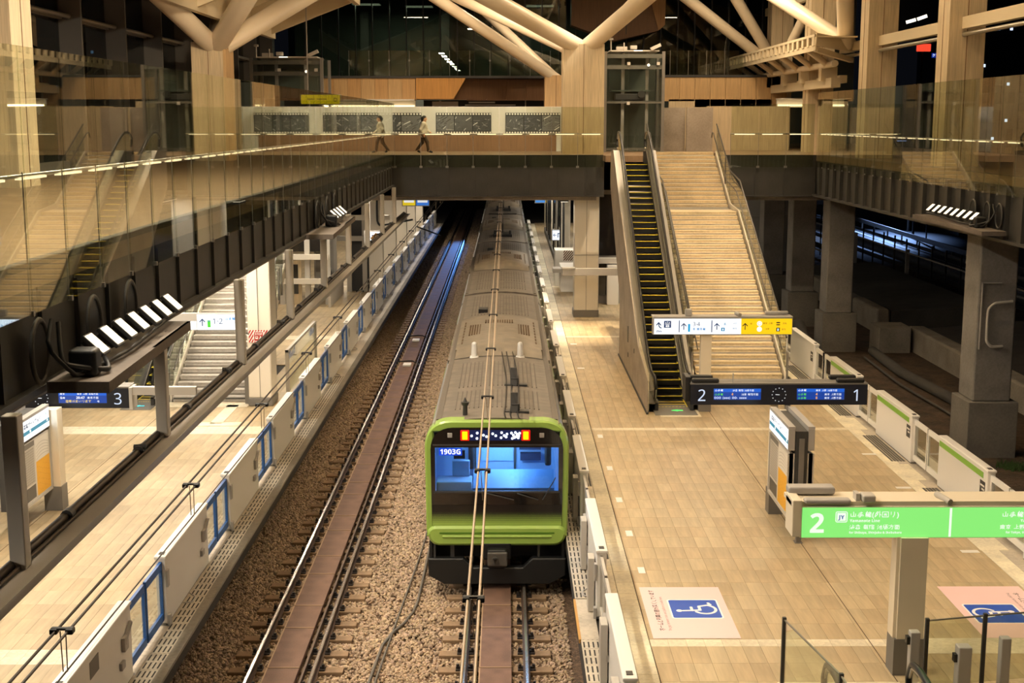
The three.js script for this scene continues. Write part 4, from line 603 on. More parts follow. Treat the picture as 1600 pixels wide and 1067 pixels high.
function stairRailing(name, label, x, edge, inner, group) {          // glass panels between posts, a top rail and a hand rail on the stair side
  const t = thing(name, label, 'railing', [x, edge[0][1], edge[0][0]], group);
  const at = (d) => { let y = edge[0][1]; for (const [a, b] of edge) if (a <= d) y = b; return y; };
  const line = (h) => edge.filter((_, i) => i % 4 === 0 || i === edge.length - 1 || i === 30).map(([d, y]) => V(x, y + h, d));
  const top = line(1.25), low = line(0.85).map((p) => p.clone().setX(x + inner * 0.14));
  part(t, 'top_rail', top.slice(1).map((p, i) => rod(top[i], p, 0.03, 8)), M.railSteel); part(t, 'hand_rail', [...low.slice(1).map((p, i) => rod(low[i], p, 0.024, 8)), path([low.at(-1), low.at(-1).clone().add(new THREE.Vector3(0, 0.02, -0.3)), low.at(-1).clone().add(new THREE.Vector3(0, -0.2, -0.45))], 0.024, 8, 6)], M.railSteel);
  for (let i = 0; i < edge.length - 4; i += 4) {
    const [d, y] = edge[i], [d2, y2] = edge[Math.min(i + 4, edge.length - 1)];
    part(t, 'glass_panel', prismDY([[d + 0.05, y + 0.05], [d2 - 0.05, y2 + 0.05], [d2 - 0.05, y2 + 1.2], [d + 0.05, y + 1.2]], x - 0.008, x + 0.008), M.glass);
    part(t, 'post', [B(x - 0.03 - inner * 0.05, x + 0.03 - inner * 0.05, y - 0.25, y + 0.75, d - 0.06, d + 0.06), B(x - 0.03 - inner * 0.05, x + 0.03 - inner * 0.05, y - 0.15, y + 0.85, d + 0.5, d + 0.62)], M.midGrey);
  }
  part(t, 'stringer', prismDY([...edge.map(([a, b]) => [a, b + 0.06]), ...[...edge].reverse().map(([a, b]) => [a, b - 0.35])], x - 0.03, x + 0.03), M.whiteWarm);
  return t;
}
const stairMat = mat(0xe4d0aa, 0.5, 0, TX.concrete), stairMatLeft = mat(0xcfc8bf, 0.5, 0, TX.concrete);
const [stR, edgeR] = stairCase('staircase', 'wide pale stone staircase of the right platform climbing to the concourse', 6.42, 9.32, 43.7, stairMat);
stairRailing('stair_railing', 'glass and steel railing along the right side of the right staircase', 9.42, edgeR, -1);
stairRailing('stair_railing', 'glass and steel railing between the right escalator and the stone stairs', 6.3, edgeR, 1);
const [stL, edgeL] = stairCase('staircase', 'pale staircase of the left platform, partly hidden by the dark concourse edge', -10.35, -8.0, 40.1, stairMatLeft, 22);
stairRailing('stair_railing', 'steel railing between the left escalator and the left stairs', -10.42, edgeL, 1);
stairRailing('stair_railing', 'short steel railing on the column side of the left stairs', -7.92, edgeL, -1);
part(stL, 'end_post', B(-8.04, -7.9, PY, PY + 1.3, 39.75, 39.95), M.midGrey);
part(stL, 'bottom_bar', B(-10.3, -8.05, PY + 0.1, PY + 0.14, 39.98, 40.02), M.darkGrey);

// ───────── escalators ─────────
function escalator(label, xa, xb, dComb, rise, cladLeft, mt) {         // xa xb: outer sides of the balustrades; steps between
  const t = thing('escalator', label, 'escalator', [(xa + xb) / 2, PY, dComb]), s0 = xa + 0.34, s1 = xb - 0.34, R = 0.2, T = 0.345, n = Math.round(rise / R) - 1, dIn = dComb + 0.85;
  part(t, 'landing_plate', [B(s0 - 0.15, s1 + 0.15, PY, PY + 0.012, dComb - 1.3, dComb + 0.1), ...[...Array(9)].map((_, i) => B(s0 + 0.02 + i * (s1 - s0) / 9, s0 + 0.05 + i * (s1 - s0) / 9, PY + 0.012, PY + 0.018, dComb - 0.2, dComb + 0.1))], M.midGrey);
  const sg = [B(s0, s1, -0.17, -0.02, 0.02, 0.06), B(s0, s1, -0.02, 0, 0.0, T + 0.03)], edgeG = [B(s0, s1, -0.012, 0.006, -0.012, 0.035), B(s0, s0 + 0.03, -0.01, 0.005, 0.03, T), B(s1 - 0.03, s1, -0.01, 0.005, 0.03, T)];
  const stepG = join(sg), lineG = join(edgeG); const cx = (xa + xb) / 2; stepG.translate(-cx, 0, 0); lineG.translate(-cx, 0, 0);
  for (let k = -3; k < n; k++) {
    const f = k < 0 ? 0 : Math.min(1, (k + 0.6) / 2), y = k < 0 ? PY + 0.01 + (k + 3) * 0.005 : PY + 0.06 + R * (k < 2 ? [0.35, 1.2][k] : k + 0.25), d = dIn + k * T;
    const o = new THREE.Mesh(stepG, M.rubber); o.name = 'step'; o.castShadow = o.receiveShadow = true; o.position.set(0, y - PY, -(d - dComb)); t.add(o);
    const l = new THREE.Mesh(lineG, mt); l.name = 'yellow_edge'; l.castShadow = l.receiveShadow = true; o.add(l);
  }
  const dTop = dIn + n * T, yTop = PY + rise, h = 0.98, slope = (d) => PY + rise * Math.max(0, Math.min(1, (d - dIn - 0.2) / (dTop - dIn - 0.2)));
  for (const s of [0, 1]) {
    const x = s ? xb - 0.26 : xa + 0.26;
    const curve = [V(x, PY + 0.35, dComb - 0.55), V(x, PY + 0.75, dComb - 0.72), V(x, PY + h, dComb - 0.4), V(x, PY + h, dIn - 0.25), V(x, slope(dIn + 1.2) + h, dIn + 1.2), V(x, slope(dTop - 1) + h, dTop - 1), V(x, yTop + h, dTop + 0.5), V(x, yTop + h, dTop + 1.1), V(x, yTop + 0.75, dTop + 1.45), V(x, yTop + 0.4, dTop + 1.3)];
    part(t, 'hand_rail', path(curve, 0.045, 90, 8), M.rubber); part(t, 'rail_guide', path(curve.map((p) => p.clone().add(new THREE.Vector3(0, -0.055, 0))), 0.03, 90, 6), M.steel);
    part(t, 'glass_balustrade', prismDY([[dComb - 0.5, PY + 0.2], [dComb - 0.5, PY + 0.8], [dComb - 0.35, PY + h - 0.05], [dIn - 0.2, PY + h - 0.05], [dTop + 0.2, yTop + h - 0.05], [dTop + 1.2, yTop + h - 0.05], [dTop + 1.2, yTop + 0.1], [dTop, yTop + 0.1], [dIn, PY + 0.15]], x - 0.006, x + 0.006), M.glass);
    part(t, 'skirt_panel', prismDY([[dComb - 0.7, PY], [dComb - 0.7, PY + 0.25], [dIn, PY + 0.3], [dTop, yTop + 0.3], [dTop + 1.4, yTop + 0.25], [dTop + 1.4, yTop - 0.2], [dTop, yTop - 0.25], [dIn + 0.5, PY]], s ? xb - 0.34 : xa + 0.24, s ? xb - 0.24 : xa + 0.34), M.darkGrey);
    part(t, 'deck_cover', prismDY([[dComb - 0.7, PY + 0.25], [dIn, PY + 0.3], [dTop, yTop + 0.3], [dTop + 1.4, yTop + 0.25], [dTop + 1.4, yTop + 0.21], [dTop, yTop + 0.26], [dIn, PY + 0.26], [dComb - 0.7, PY + 0.21]], s ? xb - 0.36 : xa - 0.01, s ? xb + 0.01 : xa + 0.36), M.steelDull);
  }
  part(t, 'truss_cladding', [...[xa, xb - 0.03].map((x) => prismDY([[dComb - 0.6, PY], [dComb - 0.6, PY + 0.24], [dIn, PY + 0.28], [dTop, yTop + 0.28], [dTop + 1.4, yTop + 0.24], [dTop + 1.4, yTop - 1.1], [dComb + 9, PY + 1.95], [dComb + 9, PY]], x, x + 0.03)), prismDY([[dComb + 9, PY], [dComb + 9, PY + 1.95], [dTop + 1.4, yTop - 1.1], [dTop + 1.4, yTop - 1.15], [dComb + 9.03, PY + 1.9], [dComb + 9.03, PY]], xa, xb)], M.wallGrey);
  return t;
}
const escLine = mat(0xd9c53a, 0.5);
const escR = escalator('dark escalator with yellow edged steps of the right platform, left of the stone stairs', 4.22, 5.86, 39.4, 7.15, true, escLine);
part(escR, 'side_wall', [prismDY([[38.3, PY], [38.3, 2.1], [39.6, 2.35], [41.2, 2.6], [48.2, 6.4], [48.2, PY]], 4.18, 4.215)], M.wallGrey); part(escR, 'glass_wing', prismDY([[38.0, PY + 0.02], [38.0, 2.35], [38.4, 2.4], [41, 3.0], [41, 2.5], [38.3, 2.1], [38.3, PY + 0.02]], 4.19, 4.205), M.glass);
part(escR, 'wall_skirting', B(4.15, 4.19, PY, PY + 0.06, 38.2, 48.3), M.darkGrey);
part(escR, 'wall_fittings', [B(4.165, 4.18, 1.7, 1.85, 44.5, 44.65), B(4.165, 4.18, 2.2, 2.75, 44.6, 44.75), B(4.165, 4.18, 2.2, 2.35, 42.4, 42.5)], M.darkGrey);
part(escR, 'direction_arrow', [prismXY([[4.95, 0], [5.15, 0.1], [5.15, 0.04], [5.3, 0.04], [5.3, -0.04], [5.15, -0.04], [5.15, -0.1]], 0, 0.01).rotateX(-Math.PI / 2).translate(0, PY + 0.022, -38.7)], glow(0x37e06a, 1.0));
const escL = escalator('dark escalator with yellow edged steps of the left platform, left of the left stairs', -11.85, -10.54, 40.2, 4.0, false, escLine);
part(escL, 'direction_arrow', [prismXY([[-11.4, 0], [-11.2, 0.1], [-11.2, 0.04], [-11.05, 0.04], [-11.05, -0.04], [-11.2, -0.04], [-11.2, -0.1]], 0, 0.01).rotateX(-Math.PI / 2).translate(0, PY + 0.022, -39.4)], glow(0x37c0d0, 1.0));
// upper part of an escalator whose foot is at the bottom right: only the turning ends of its hand rails and its glass show
{
  const t = thing('escalator', 'escalator end with two black hand rail loops at the bottom right of the picture', 'escalator', [5.3, PY, 17.8]);
  for (const x of [4.66, 5.9]) {
    const c = [V(x, PY + 0.2, 18.15), V(x, PY + 0.55, 18.25), V(x, PY + 0.8, 18.1), V(x, PY + 0.85, 17.75), V(x + 0.02, PY + 0.78, 17.2), V(x + 0.03, PY + 0.72, 15.5)];
    part(t, 'hand_rail', path(c, 0.05, 70, 10), M.rubber); part(t, 'rail_guide', path(c.map((p) => p.clone().add(new THREE.Vector3(0, -0.06, 0))), 0.028, 60, 6), M.steel);
    part(t, 'glass_balustrade', prismDY([[18.05, PY + 0.2], [18.05, PY + 0.72], [17.2, PY + 0.7], [15.6, PY + 0.66], [15.6, PY + 0.2]], x - 0.006, x + 0.006), M.glass);
    part(t, 'skirt_panel', prismDY([[18.4, PY], [18.4, PY + 0.22], [15.6, PY + 0.22], [15.6, PY]], x - 0.06, x + 0.06), M.darkGrey);
  }
  part(t, 'landing_plate', B(4.72, 5.84, PY, PY + 0.012, 16.8, 18.6), M.steelDull);
}
{ // glass guards round that opening
  const guard = (label, posts) => { const t = thing('glass_guard', label, 'glass guard', [posts[0][0], PY, posts[0][1]]);
    posts.forEach(([x, d], i) => { part(t, 'post', RB(x - 0.03, x + 0.03, PY, PY + 1.2, d - 0.03, d + 0.03, 0.01), M.darkGrey); if (!i) return; const [u, v] = posts[i - 1]; part(t, 'glass_panel', beam(V(u, PY + 0.62, v), V(x, PY + 0.62, d), 0.016, 1.05), M.glass); part(t, 'top_cap', beam(V(u, PY + 1.16, v), V(x, PY + 1.16, d), 0.025, 0.02), M.steelDull); }); return t; };
  guard('glass guard with a dark post left of the escalator end at the bottom right', [[4.2, 18.95], [4.55, 16.9], [4.55, 14.5]]);
  const g = guard('long glass guard running out of the picture at the bottom right corner', [[6.35, 18.9], [7.3, 19.1], [8.6, 19.35], [8.6, 15]]);
  part(g, 'gate_post', RB(6.05, 6.2, PY, PY + 1.05, 18.7, 18.85, 0.02), M.grey); part(g, 'gate_post', RB(6.75, 6.95, PY, PY + 0.85, 18.6, 18.8, 0.02), M.grey); part(g, 'gate_post', RB(7.42, 7.57, PY, PY + 0.95, 18.7, 18.85, 0.02), M.grey); part(g, 'card_sensor', [B(6.0, 6.05, PY + 0.85, PY + 0.97, 18.72, 18.82), B(6.7, 6.75, PY + 0.6, PY + 0.72, 18.65, 18.75)], M.black);
}

// ───────── columns of the platforms and of the right side ─────────
{
  const t = thing('platform_column', 'broad grey column on the right platform holding up the front of the bridge', 'column', [3.55, PY, 58.4]);
  part(t, 'column_cladding', [RB(3.0, 4.06, PY + 0.3, 6.5, 57.9, 59.0, 0.03)], M.whiteWarm); part(t, 'column_joint', [B(3.52, 3.535, PY + 0.3, 6.5, 57.885, 57.92), B(2.99, 4.07, 3.85, 3.87, 57.885, 59)], M.midGrey); part(t, 'column_base', B(2.97, 4.09, PY, PY + 0.3, 57.87, 59.03), M.midGrey);
  part(t, 'cross_board', [RB(2.4, 5.0, 3.15, 3.45, 56.2, 56.5, 0.02), RB(2.36, 2.95, 3.42, 3.52, 56.1, 56.3, 0.04)], M.grey);
}
{
  const t = thing('service_cabinet', 'grey cabinet wall with dark openings behind the broad column of the right platform', 'cabinet', [4.9, PY, 62]);
  part(t, 'cabinet_wall', [B(4.1, 6.3, PY, 6.28, 62.4, 62.6), B(4.1, 4.3, PY, 6.28, 61, 62.4)], M.grey); part(t, 'dark_glass', [B(4.3, 5.3, 1.5, 3.0, 62.3, 62.38), B(4.3, 5.3, 3.4, 6.28, 62.3, 62.38)], M.mask); part(t, 'white_locker', RB(4.75, 5.3, PY, 3.0, 61.8, 62.25, 0.02), M.white); part(t, 'lintel', B(4.1, 5.6, 3.05, 3.3, 61.9, 62.35), M.paleGrey);
}
{
  const t = thing('striped_box', 'white cabinet with dark diagonal stripes far down the right platform', 'cabinet', [3.0, PY, 69]);
  part(t, 'cabinet_body', [RB(2.55, 3.7, PY, 3.0, 69, 70.5, 0.03), RB(2.75, 3.7, PY, 2.4, 66.5, 68.5, 0.03)], M.white); part(t, 'counter', B(2.35, 4.1, 2.15, 2.35, 66, 67), M.paleGrey);
  signZ(t, 'stripes', 3.0, 3.6, 2.45, 2.98, 68.99, 120, 110, (c) => { c.fillStyle = '#efe6d8'; c.fillRect(0, 0, 120, 110); c.strokeStyle = '#4a3526'; c.lineWidth = 11; for (let i = -5; i < 8; i++) { c.beginPath(); c.moveTo(i * 24, 110); c.lineTo(i * 24 + 90, 0); c.stroke(); } }, 0);
}
ORD.slice(0, 5).forEach((o, k) => { const d = 72 + k * 8; const t = one('deck_column', [RB(3.0, 3.5, PY, 6.4, d, d + 0.5, 0.04)], M.whiteWarm, `slim pale column in the row down the far right platform, ${o} of the row`, 'column', 'far columns of the right platform'); });
ORD.slice(0, 5).forEach((o, k) => { const d = 66 + k * 8; one('deck_column', [RB(-6.9, -6.2, PY + 0.25, 6.4, d, d + 0.6, 0.04), B(-6.92, -6.18, PY, PY + 0.25, d - 0.02, d + 0.62)], M.whiteWarm, `white column in the row down the far left platform, ${o} of the row`, 'column', 'far columns of the left platform'); });
{
  const t = thing('platform_screen_wall', 'dark framed glass screen wall with bluish panes down the far right platform', 'screen wall', [3.0, PY, 73]);
  for (let k = 0; k < 9; k++) { const d = 70.6 + k * 3.6; part(t, 'frame_post', B(3.0, 3.12, PY, 6.3, d, d + 0.16), M.black); part(t, 'glass_pane', B(3.05, 3.07, PY + 0.5, 6.0, d + 0.2, d + 3.4), M.smoke); }
  part(t, 'bottom_rail', B(2.95, 3.15, PY, PY + 0.4, 70.6, 103), M.black);
}
for (const [d, dd, k] of [[38.6, 1.25, 'nearest'], [57, 1.2, 'second'], [64.2, 1.2, 'third'], [71.5, 1.2, 'farthest']]) {
  const t = thing('bridge_pillar', `tall grey square pillar on a plinth beyond the right platform, the ${k} of them`, 'pillar', [14.4, -0.3, d], 'pillars beyond the right platform');
  part(t, 'pillar_shaft', RB(13.95, 15.1, 1.4, 6.55, d, d + dd, 0.06, 2), mat(0x8f8a84, 0.7, 0, TX.concrete)); part(t, 'plinth', RB(13.8, 15.3, -0.4, 1.4, d - 0.15, d + dd + 0.15, 0.03), mat(0x7d786f, 0.8, 0, TX.concrete));
}
{ const t = thing('pipe_frame', 'bent metal pipe frame fixed to the nearest right pillar at the picture edge', 'pipe frame', [13.9, 3, 38.5]); part(t, 'pipe', path([V(14.7, 3.1, 38.45), V(14.35, 3.1, 38.4), V(14.2, 3.3, 38.4), V(14.2, 4.2, 38.4), V(14.4, 4.4, 38.4), V(14.9, 4.45, 38.4)], 0.045, 30, 8), M.paleGrey); part(t, 'frame', [B(14.02, 14.05, 3.0, 5.0, 38.5, 38.55), B(14.02, 14.6, 4.97, 5.0, 38.5, 38.55)], M.grey); }
// left platform, beyond the stairs: lift enclosure, frames, vending machine
{
  const t = thing('lift_enclosure', 'grey framed lift enclosure with dark glass beyond the stairs on the left platform', 'lift enclosure', [-9.9, PY, 62]);
  for (const [x, d] of [[-11.7, 62], [-10.6, 62], [-9.4, 62], [-8.45, 62], [-11.7, 64.4], [-8.45, 64.4]]) part(t, 'frame_post', B(x - 0.12, x + 0.12, PY, 6.3, d, d + 0.24), M.paleGrey);
  for (const y of [2.1, 3.25, 5.1]) part(t, 'frame_beam', B(-11.6, y < 3 ? -7.9 : -8.4, y, y + 0.25, 61.8, 62), M.whiteWarm);
  part(t, 'door', B(-11.4, -10.8, PY, 3.2, 62.1, 62.14), M.beige); part(t, 'door', B(-10.4, -9.7, PY, 3.2, 62.1, 62.14), M.beige); for (const [a, b] of [[-11.3, -10.9], [-10.25, -9.85]]) part(t, 'door_window', B(a, b, 1.6, 3.0, 62.06, 62.1), M.mask);
  part(t, 'dark_glass', B(-11.6, -8.5, 3.6, 6.3, 62.15, 62.18), M.mask); part(t, 'side_glass', B(-8.5, -8.46, PY + 0.1, 6.2, 62.3, 64.4), M.mask); part(t, 'low_wall', [B(-8.3, -8.2, PY, 2.4, 61.0, 66), B(-8.32, -8.1, 2.4, 2.46, 61.0, 66)], M.paleGrey);
}
{
  const t = thing('steel_frame', 'open pale steel frame with two beams beside the left lift enclosure', 'frame', [-6.9, PY, 66.8]); for (const x of [-8.0, -7.2, -6.4]) part(t, 'frame_post', B(x - 0.12, x + 0.12, PY, 6.3, 66.8, 67.05), M.paleGrey); part(t, 'frame_beam', [B(-9.6, -5.9, 4.75, 5.0, 66.6, 66.8)], M.whiteWarm); part(t, 'frame_beam', B(-9.6, -6.3, 3.7, 3.95, 66.6, 66.8), M.paleGrey); part(t, 'dark_panel', B(-8.0, -6.4, PY, 4.7, 67.1, 67.2), M.darkGrey);
}
{ const t = thing('drink_machine', 'white drink machine standing among the frames on the left platform', 'vending machine', [-9, PY, 65.2]); part(t, 'body', RB(-9.55, -8.6, PY, 3.7, 65.2, 66.0, 0.06, 2), M.white); part(t, 'front', [B(-9.45, -8.7, 2.3, 3.5, 65.17, 65.21)], M.paleGrey); part(t, 'slot', B(-9.3, -8.9, 1.6, 1.9, 65.16, 65.2), M.grey); }
{ const t = thing('glass_guard', 'clear glass guard standing on the left platform behind the clad column', 'glass guard', [-6.9, PY, 41]); part(t, 'glass_panel', B(-6.93, -6.9, PY + 0.1, 2.5, 41, 47), M.glass); part(t, 'top_bar', B(-6.96, -6.87, 2.5, 2.58, 40.9, 47.1), M.paleGrey); part(t, 'post', [B(-6.97, -6.86, PY, 2.58, 40.9, 41), B(-6.97, -6.86, PY, 2.58, 47, 47.1)], M.paleGrey); }
{ const t = thing('security_camera', 'white dome camera hanging from the long beam over the left platform', 'camera', [-5.2, 5.0, 36.6]); part(t, 'arm', rod(V(-4.75, 5.45, 36.6), V(-5.0, 5.2, 36.6), 0.025), M.white); part(t, 'housing', [RB(-5.1, -4.9, 4.95, 5.25, 36.5, 36.75, 0.04), new THREE.SphereGeometry(0.09, 12, 8).translate(-5, 4.92, -36.62)], M.white); }

for (const [x, y, d, l, cols] of [[-5.95, 4.9, 76, 'pair of backlit yellow and blue posters high at the far end of the left platform', ['#f0d21c', '#3a7fe0']], [2.2, 3.6, 100, 'pair of backlit blue and yellow posters at the far end of the right platform', ['#4a9af0', '#f0c81c']]]) {
  const t = thing('lit_poster', l, 'poster', [x, y, d]); part(t, 'frame', [B(x - 0.05, x + 1.55, y - 0.05, y + 0.8, d + 0.01, d + 0.12), B(x + 0.7, x + 0.76, y + 0.75, 6.3, d + 0.03, d + 0.08)], M.grey);
  cols.forEach((k, i) => signZ(t, 'poster_print', x + i * 0.78, x + 0.72 + i * 0.78, y, y + 0.75, d, 80, 110, (c) => { c.fillStyle = k; c.fillRect(0, 0, 80, 110); c.fillStyle = '#ffffff'; c.fillRect(8, 62, 64, 24); c.fillRect(16, 20, 30, 20); }, 0.7));
}
{
  const g = []; for (let i = 0; i < 160; i++) { const a = rr(0, 6.3), r = rr(0, 0.45), h = rr(0.08, 0.22), x = 14.75 + Math.cos(a) * r, d = 37.3 + Math.sin(a) * r; g.push(rod(V(x, -0.32, d), V(x + rr(-0.12, 0.12), -0.3 + h, d + rr(-0.12, 0.12)), 0.018, 4, 0.002)); }
  const o = one('grass', g, mat(0x35521f, 0.8), 'small tuft of green grass at the foot of the nearest right pillar', 'grass'); o.userData.kind = 'stuff';
}
// ───────── glass balustrades of the concourse with lit hand rails ─────────
const ledMat = glow(0xffe7c2, 2.2);
function balustradeAlong(label, x, d0, d1, y0, y1, s, step) {            // s: side on which the walkway lies
  const t = thing('glass_balustrade', label, 'glass balustrade', [x, FY, d0]); const n = Math.round((d1 - d0) / step);
  for (let k = 0; k < n; k++) {
    const a = d0 + (d1 - d0) * k / n, b = d0 + (d1 - d0) * (k + 1) / n;
    part(t, 'glass_panel', B(x - 0.01, x + 0.01, y0, y1, a + 0.008, b - 0.008), M.glass);
    const c = part(t, 'panel_clamp', [B(x - 0.022, x + 0.022, y0 - 0.025, y0 + 0.03, a - 0.03, a + 0.03), B(x + s * 0.02 - 0.006, x + s * 0.02 + 0.006, y0, FY + 0.95, a - 0.006, a + 0.006)], M.steelDull);
    const r = x + s * 0.14, rail = part(t, 'hand_rail', rod(V(r, FY + 0.9, a), V(r, FY + 0.9, b), 0.022, 8), M.steel);
    part(rail, 'lit_strip', B(r - 0.03, r + 0.03, FY + 0.862, FY + 0.885, a + 0.2, b - 0.22), ledMat);
  }
  return t;
}
function balustradeAcross(label, d, x0, x1, y0, y1, step) {
  const t = thing('glass_balustrade', label, 'glass balustrade', [(x0 + x1) / 2, FY, d]); const n = Math.round((x1 - x0) / step);
  for (let k = 0; k < n; k++) {
    const a = x0 + (x1 - x0) * k / n, b = x0 + (x1 - x0) * (k + 1) / n;
    part(t, 'glass_panel', B(a + 0.008, b - 0.008, y0, y1, d - 0.01, d + 0.01), M.glass);
    part(t, 'panel_clamp', [B(a - 0.06, a + 0.06, y0 - 0.04, y0 + 0.05, d - 0.05, d + 0.04), B(a - 0.009, a + 0.009, y0, FY + 0.95, d - 0.022, d - 0.01)], M.steelDull);
    const rail = part(t, 'hand_rail', rod(V(a, FY + 0.9, d + 0.14), V(b, FY + 0.9, d + 0.14), 0.022, 8), M.steel);
    part(rail, 'lit_strip', B(a + 0.18, b - 0.14, FY + 0.862, FY + 0.89, d + 0.1, d + 0.16), ledMat);
  }
  return t;
}
balustradeAlong('long glass balustrade with a lit hand rail along the left edge of the opening', -4.75, 8.4, 56.6, 7.79, 10.42, -1, 1.17);
balustradeAcross('glass balustrade with a lit hand rail on the bridge over the train', 56.7, -4.75, 4.15, 7.75, 10.27, 1.18);
balustradeAcross('short glass balustrade with a lit hand rail right of the top of the stairs', 56.7, 9.55, 13.1, 7.75, 10.4, 1.25);
balustradeAlong('long glass balustrade with a lit hand rail along the right edge of the opening', 13.2, 30, 56.6, 7.75, 10.86, 1, 1.12);

// ───────── overhead lines ─────────
function overhead(label, x, y, dd, mWire, clampPeriod, clampStart, cx) {
  const t = thing('overhead_line', label, 'overhead wire', [x, y, dd[0]]);
  const sag = (d) => y + 0.12 * ((d - 31) / 25) ** 2 * (d < 31 ? 1 : 0.2);
  for (const e of [-0.055, 0.055]) part(t, 'carrier_cable', path([...Array(14)].map((_, k) => { const d = dd[0] + (dd[1] - dd[0]) * k / 13; return V(x + e, sag(d), d); }), 0.014, 60, 6), mWire);
  part(t, 'contact_wire', path([...Array(8)].map((_, k) => { const d = dd[0] + (dd[1] - dd[0]) * k / 7; return V(cx + 0.02 * k, sag(d) - 0.4, d); }), 0.009, 50, 5), mWire);
  for (let d = clampStart; d < dd[1]; d += clampPeriod) {
    const c = part(t, 'cable_clamp', [RB(x - 0.1, x + 0.1, sag(d) + 0.01, sag(d) + 0.035, d - 0.022, d + 0.022, 0.008), RB(x - 0.105, x - 0.035, sag(d) - 0.022, sag(d) + 0.03, d - 0.045, d + 0.045, 0.012), RB(x + 0.035, x + 0.105, sag(d) - 0.022, sag(d) + 0.03, d - 0.045, d + 0.045, 0.012)], M.black);
    part(c, 'hanger', [rod(V(x - 0.02, sag(d), d), V(cx - 0.02, sag(d) - 0.39, d + 0.02), 0.006, 5), rod(V(x + 0.03, sag(d), d), V(cx + 0.02, sag(d) - 0.39, d + 0.02), 0.006, 5)], M.wire);
  }
  return t;
}
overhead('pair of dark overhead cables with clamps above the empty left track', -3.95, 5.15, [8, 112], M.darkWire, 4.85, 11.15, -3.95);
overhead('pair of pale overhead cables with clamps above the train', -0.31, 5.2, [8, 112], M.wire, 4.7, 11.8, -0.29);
{
  const t = thing('hanging_beam', 'long dark beam hung on grey posts under the left concourse edge', 'beam', [-4.72, 5.5, 8]);
  part(t, 'beam_profile', [B(-4.84, -4.5, 5.38, 5.41, 8, 61.8), B(-4.68, -4.66, 5.16, 5.4, 8, 61.8)], M.grey); part(t, 'beam_cable', [rod(V(-4.79, 5.46, 8), V(-4.79, 5.46, 61.8), 0.05, 8), rod(V(-4.71, 5.44, 8), V(-4.71, 5.44, 61.8), 0.025, 8)], M.darkWire);
  for (let k = -1; k < 9; k++) { const d = 12.3 + 5.42 * k; part(t, 'hanger_post', RB(-4.8, -4.64, 5.42, 6.94, d - 0.08, d + 0.08, 0.015), M.paleGrey); part(t, 'insulator', [rod(V(-4.77, 5.47, d - 1.1), V(-4.77, 5.47, d - 0.95), 0.075, 10), rod(V(-4.84, 5.52, d - 1.03), V(-4.68, 5.52, d - 1.03), 0.035, 8), rod(V(-4.77, 5.47, d + 1.5), V(-4.77, 5.47, d + 1.62), 0.07, 10)], M.darkGrey); }
}
{
  const t = thing('warning_diamond', 'yellow diamond marker with a black ring and bar hung over the left platform', 'marker sign', [-4.95, 5.2, 50]);
  part(t, 'plate', new THREE.BoxGeometry(0.3, 0.3, 0.02).rotateZ(Math.PI / 4).translate(-4.95, 5.3, -50), M.orange.clone());
  part(t, 'symbol', [new THREE.TorusGeometry(0.06, 0.018, 6, 16).translate(-4.95, 5.37, -49.98), B(-4.965, -4.935, 5.17, 5.31, 49.97, 49.99), B(-5.03, -4.87, 5.17, 5.2, 49.97, 49.99)], M.black); part(t, 'hanger', rod(V(-4.85, 5.45, 50.05), V(-4.72, 5.5, 50.05), 0.02), M.darkGrey);
}
{
  const t = thing('overhead_bracket', 'dark bracket frame with two insulators holding the left overhead line before the bridge', 'bracket', [-4.6, 5.6, 66]);
  part(t, 'frame', [path([V(-6.2, 4.6, 65), V(-6.35, 4.8, 65), V(-6.35, 5.9, 65), V(-6.1, 6.1, 65), V(-3.4, 6.1, 65)], 0.05, 30, 8), rod(V(-6.2, 4.6, 65), V(-4.6, 4.9, 65), 0.045), rod(V(-4.4, 4.55, 65), V(-3.2, 4.1, 65), 0.035)], M.black);
  part(t, 'insulator', [-5.2, -3.5].flatMap((x) => [0, 1, 2].map((k) => new THREE.CylinderGeometry(0.14, 0.16, 0.08, 12).translate(x, 5.85 - 0.0 + k * 0.13 + 0.3, -65))), M.black);
}
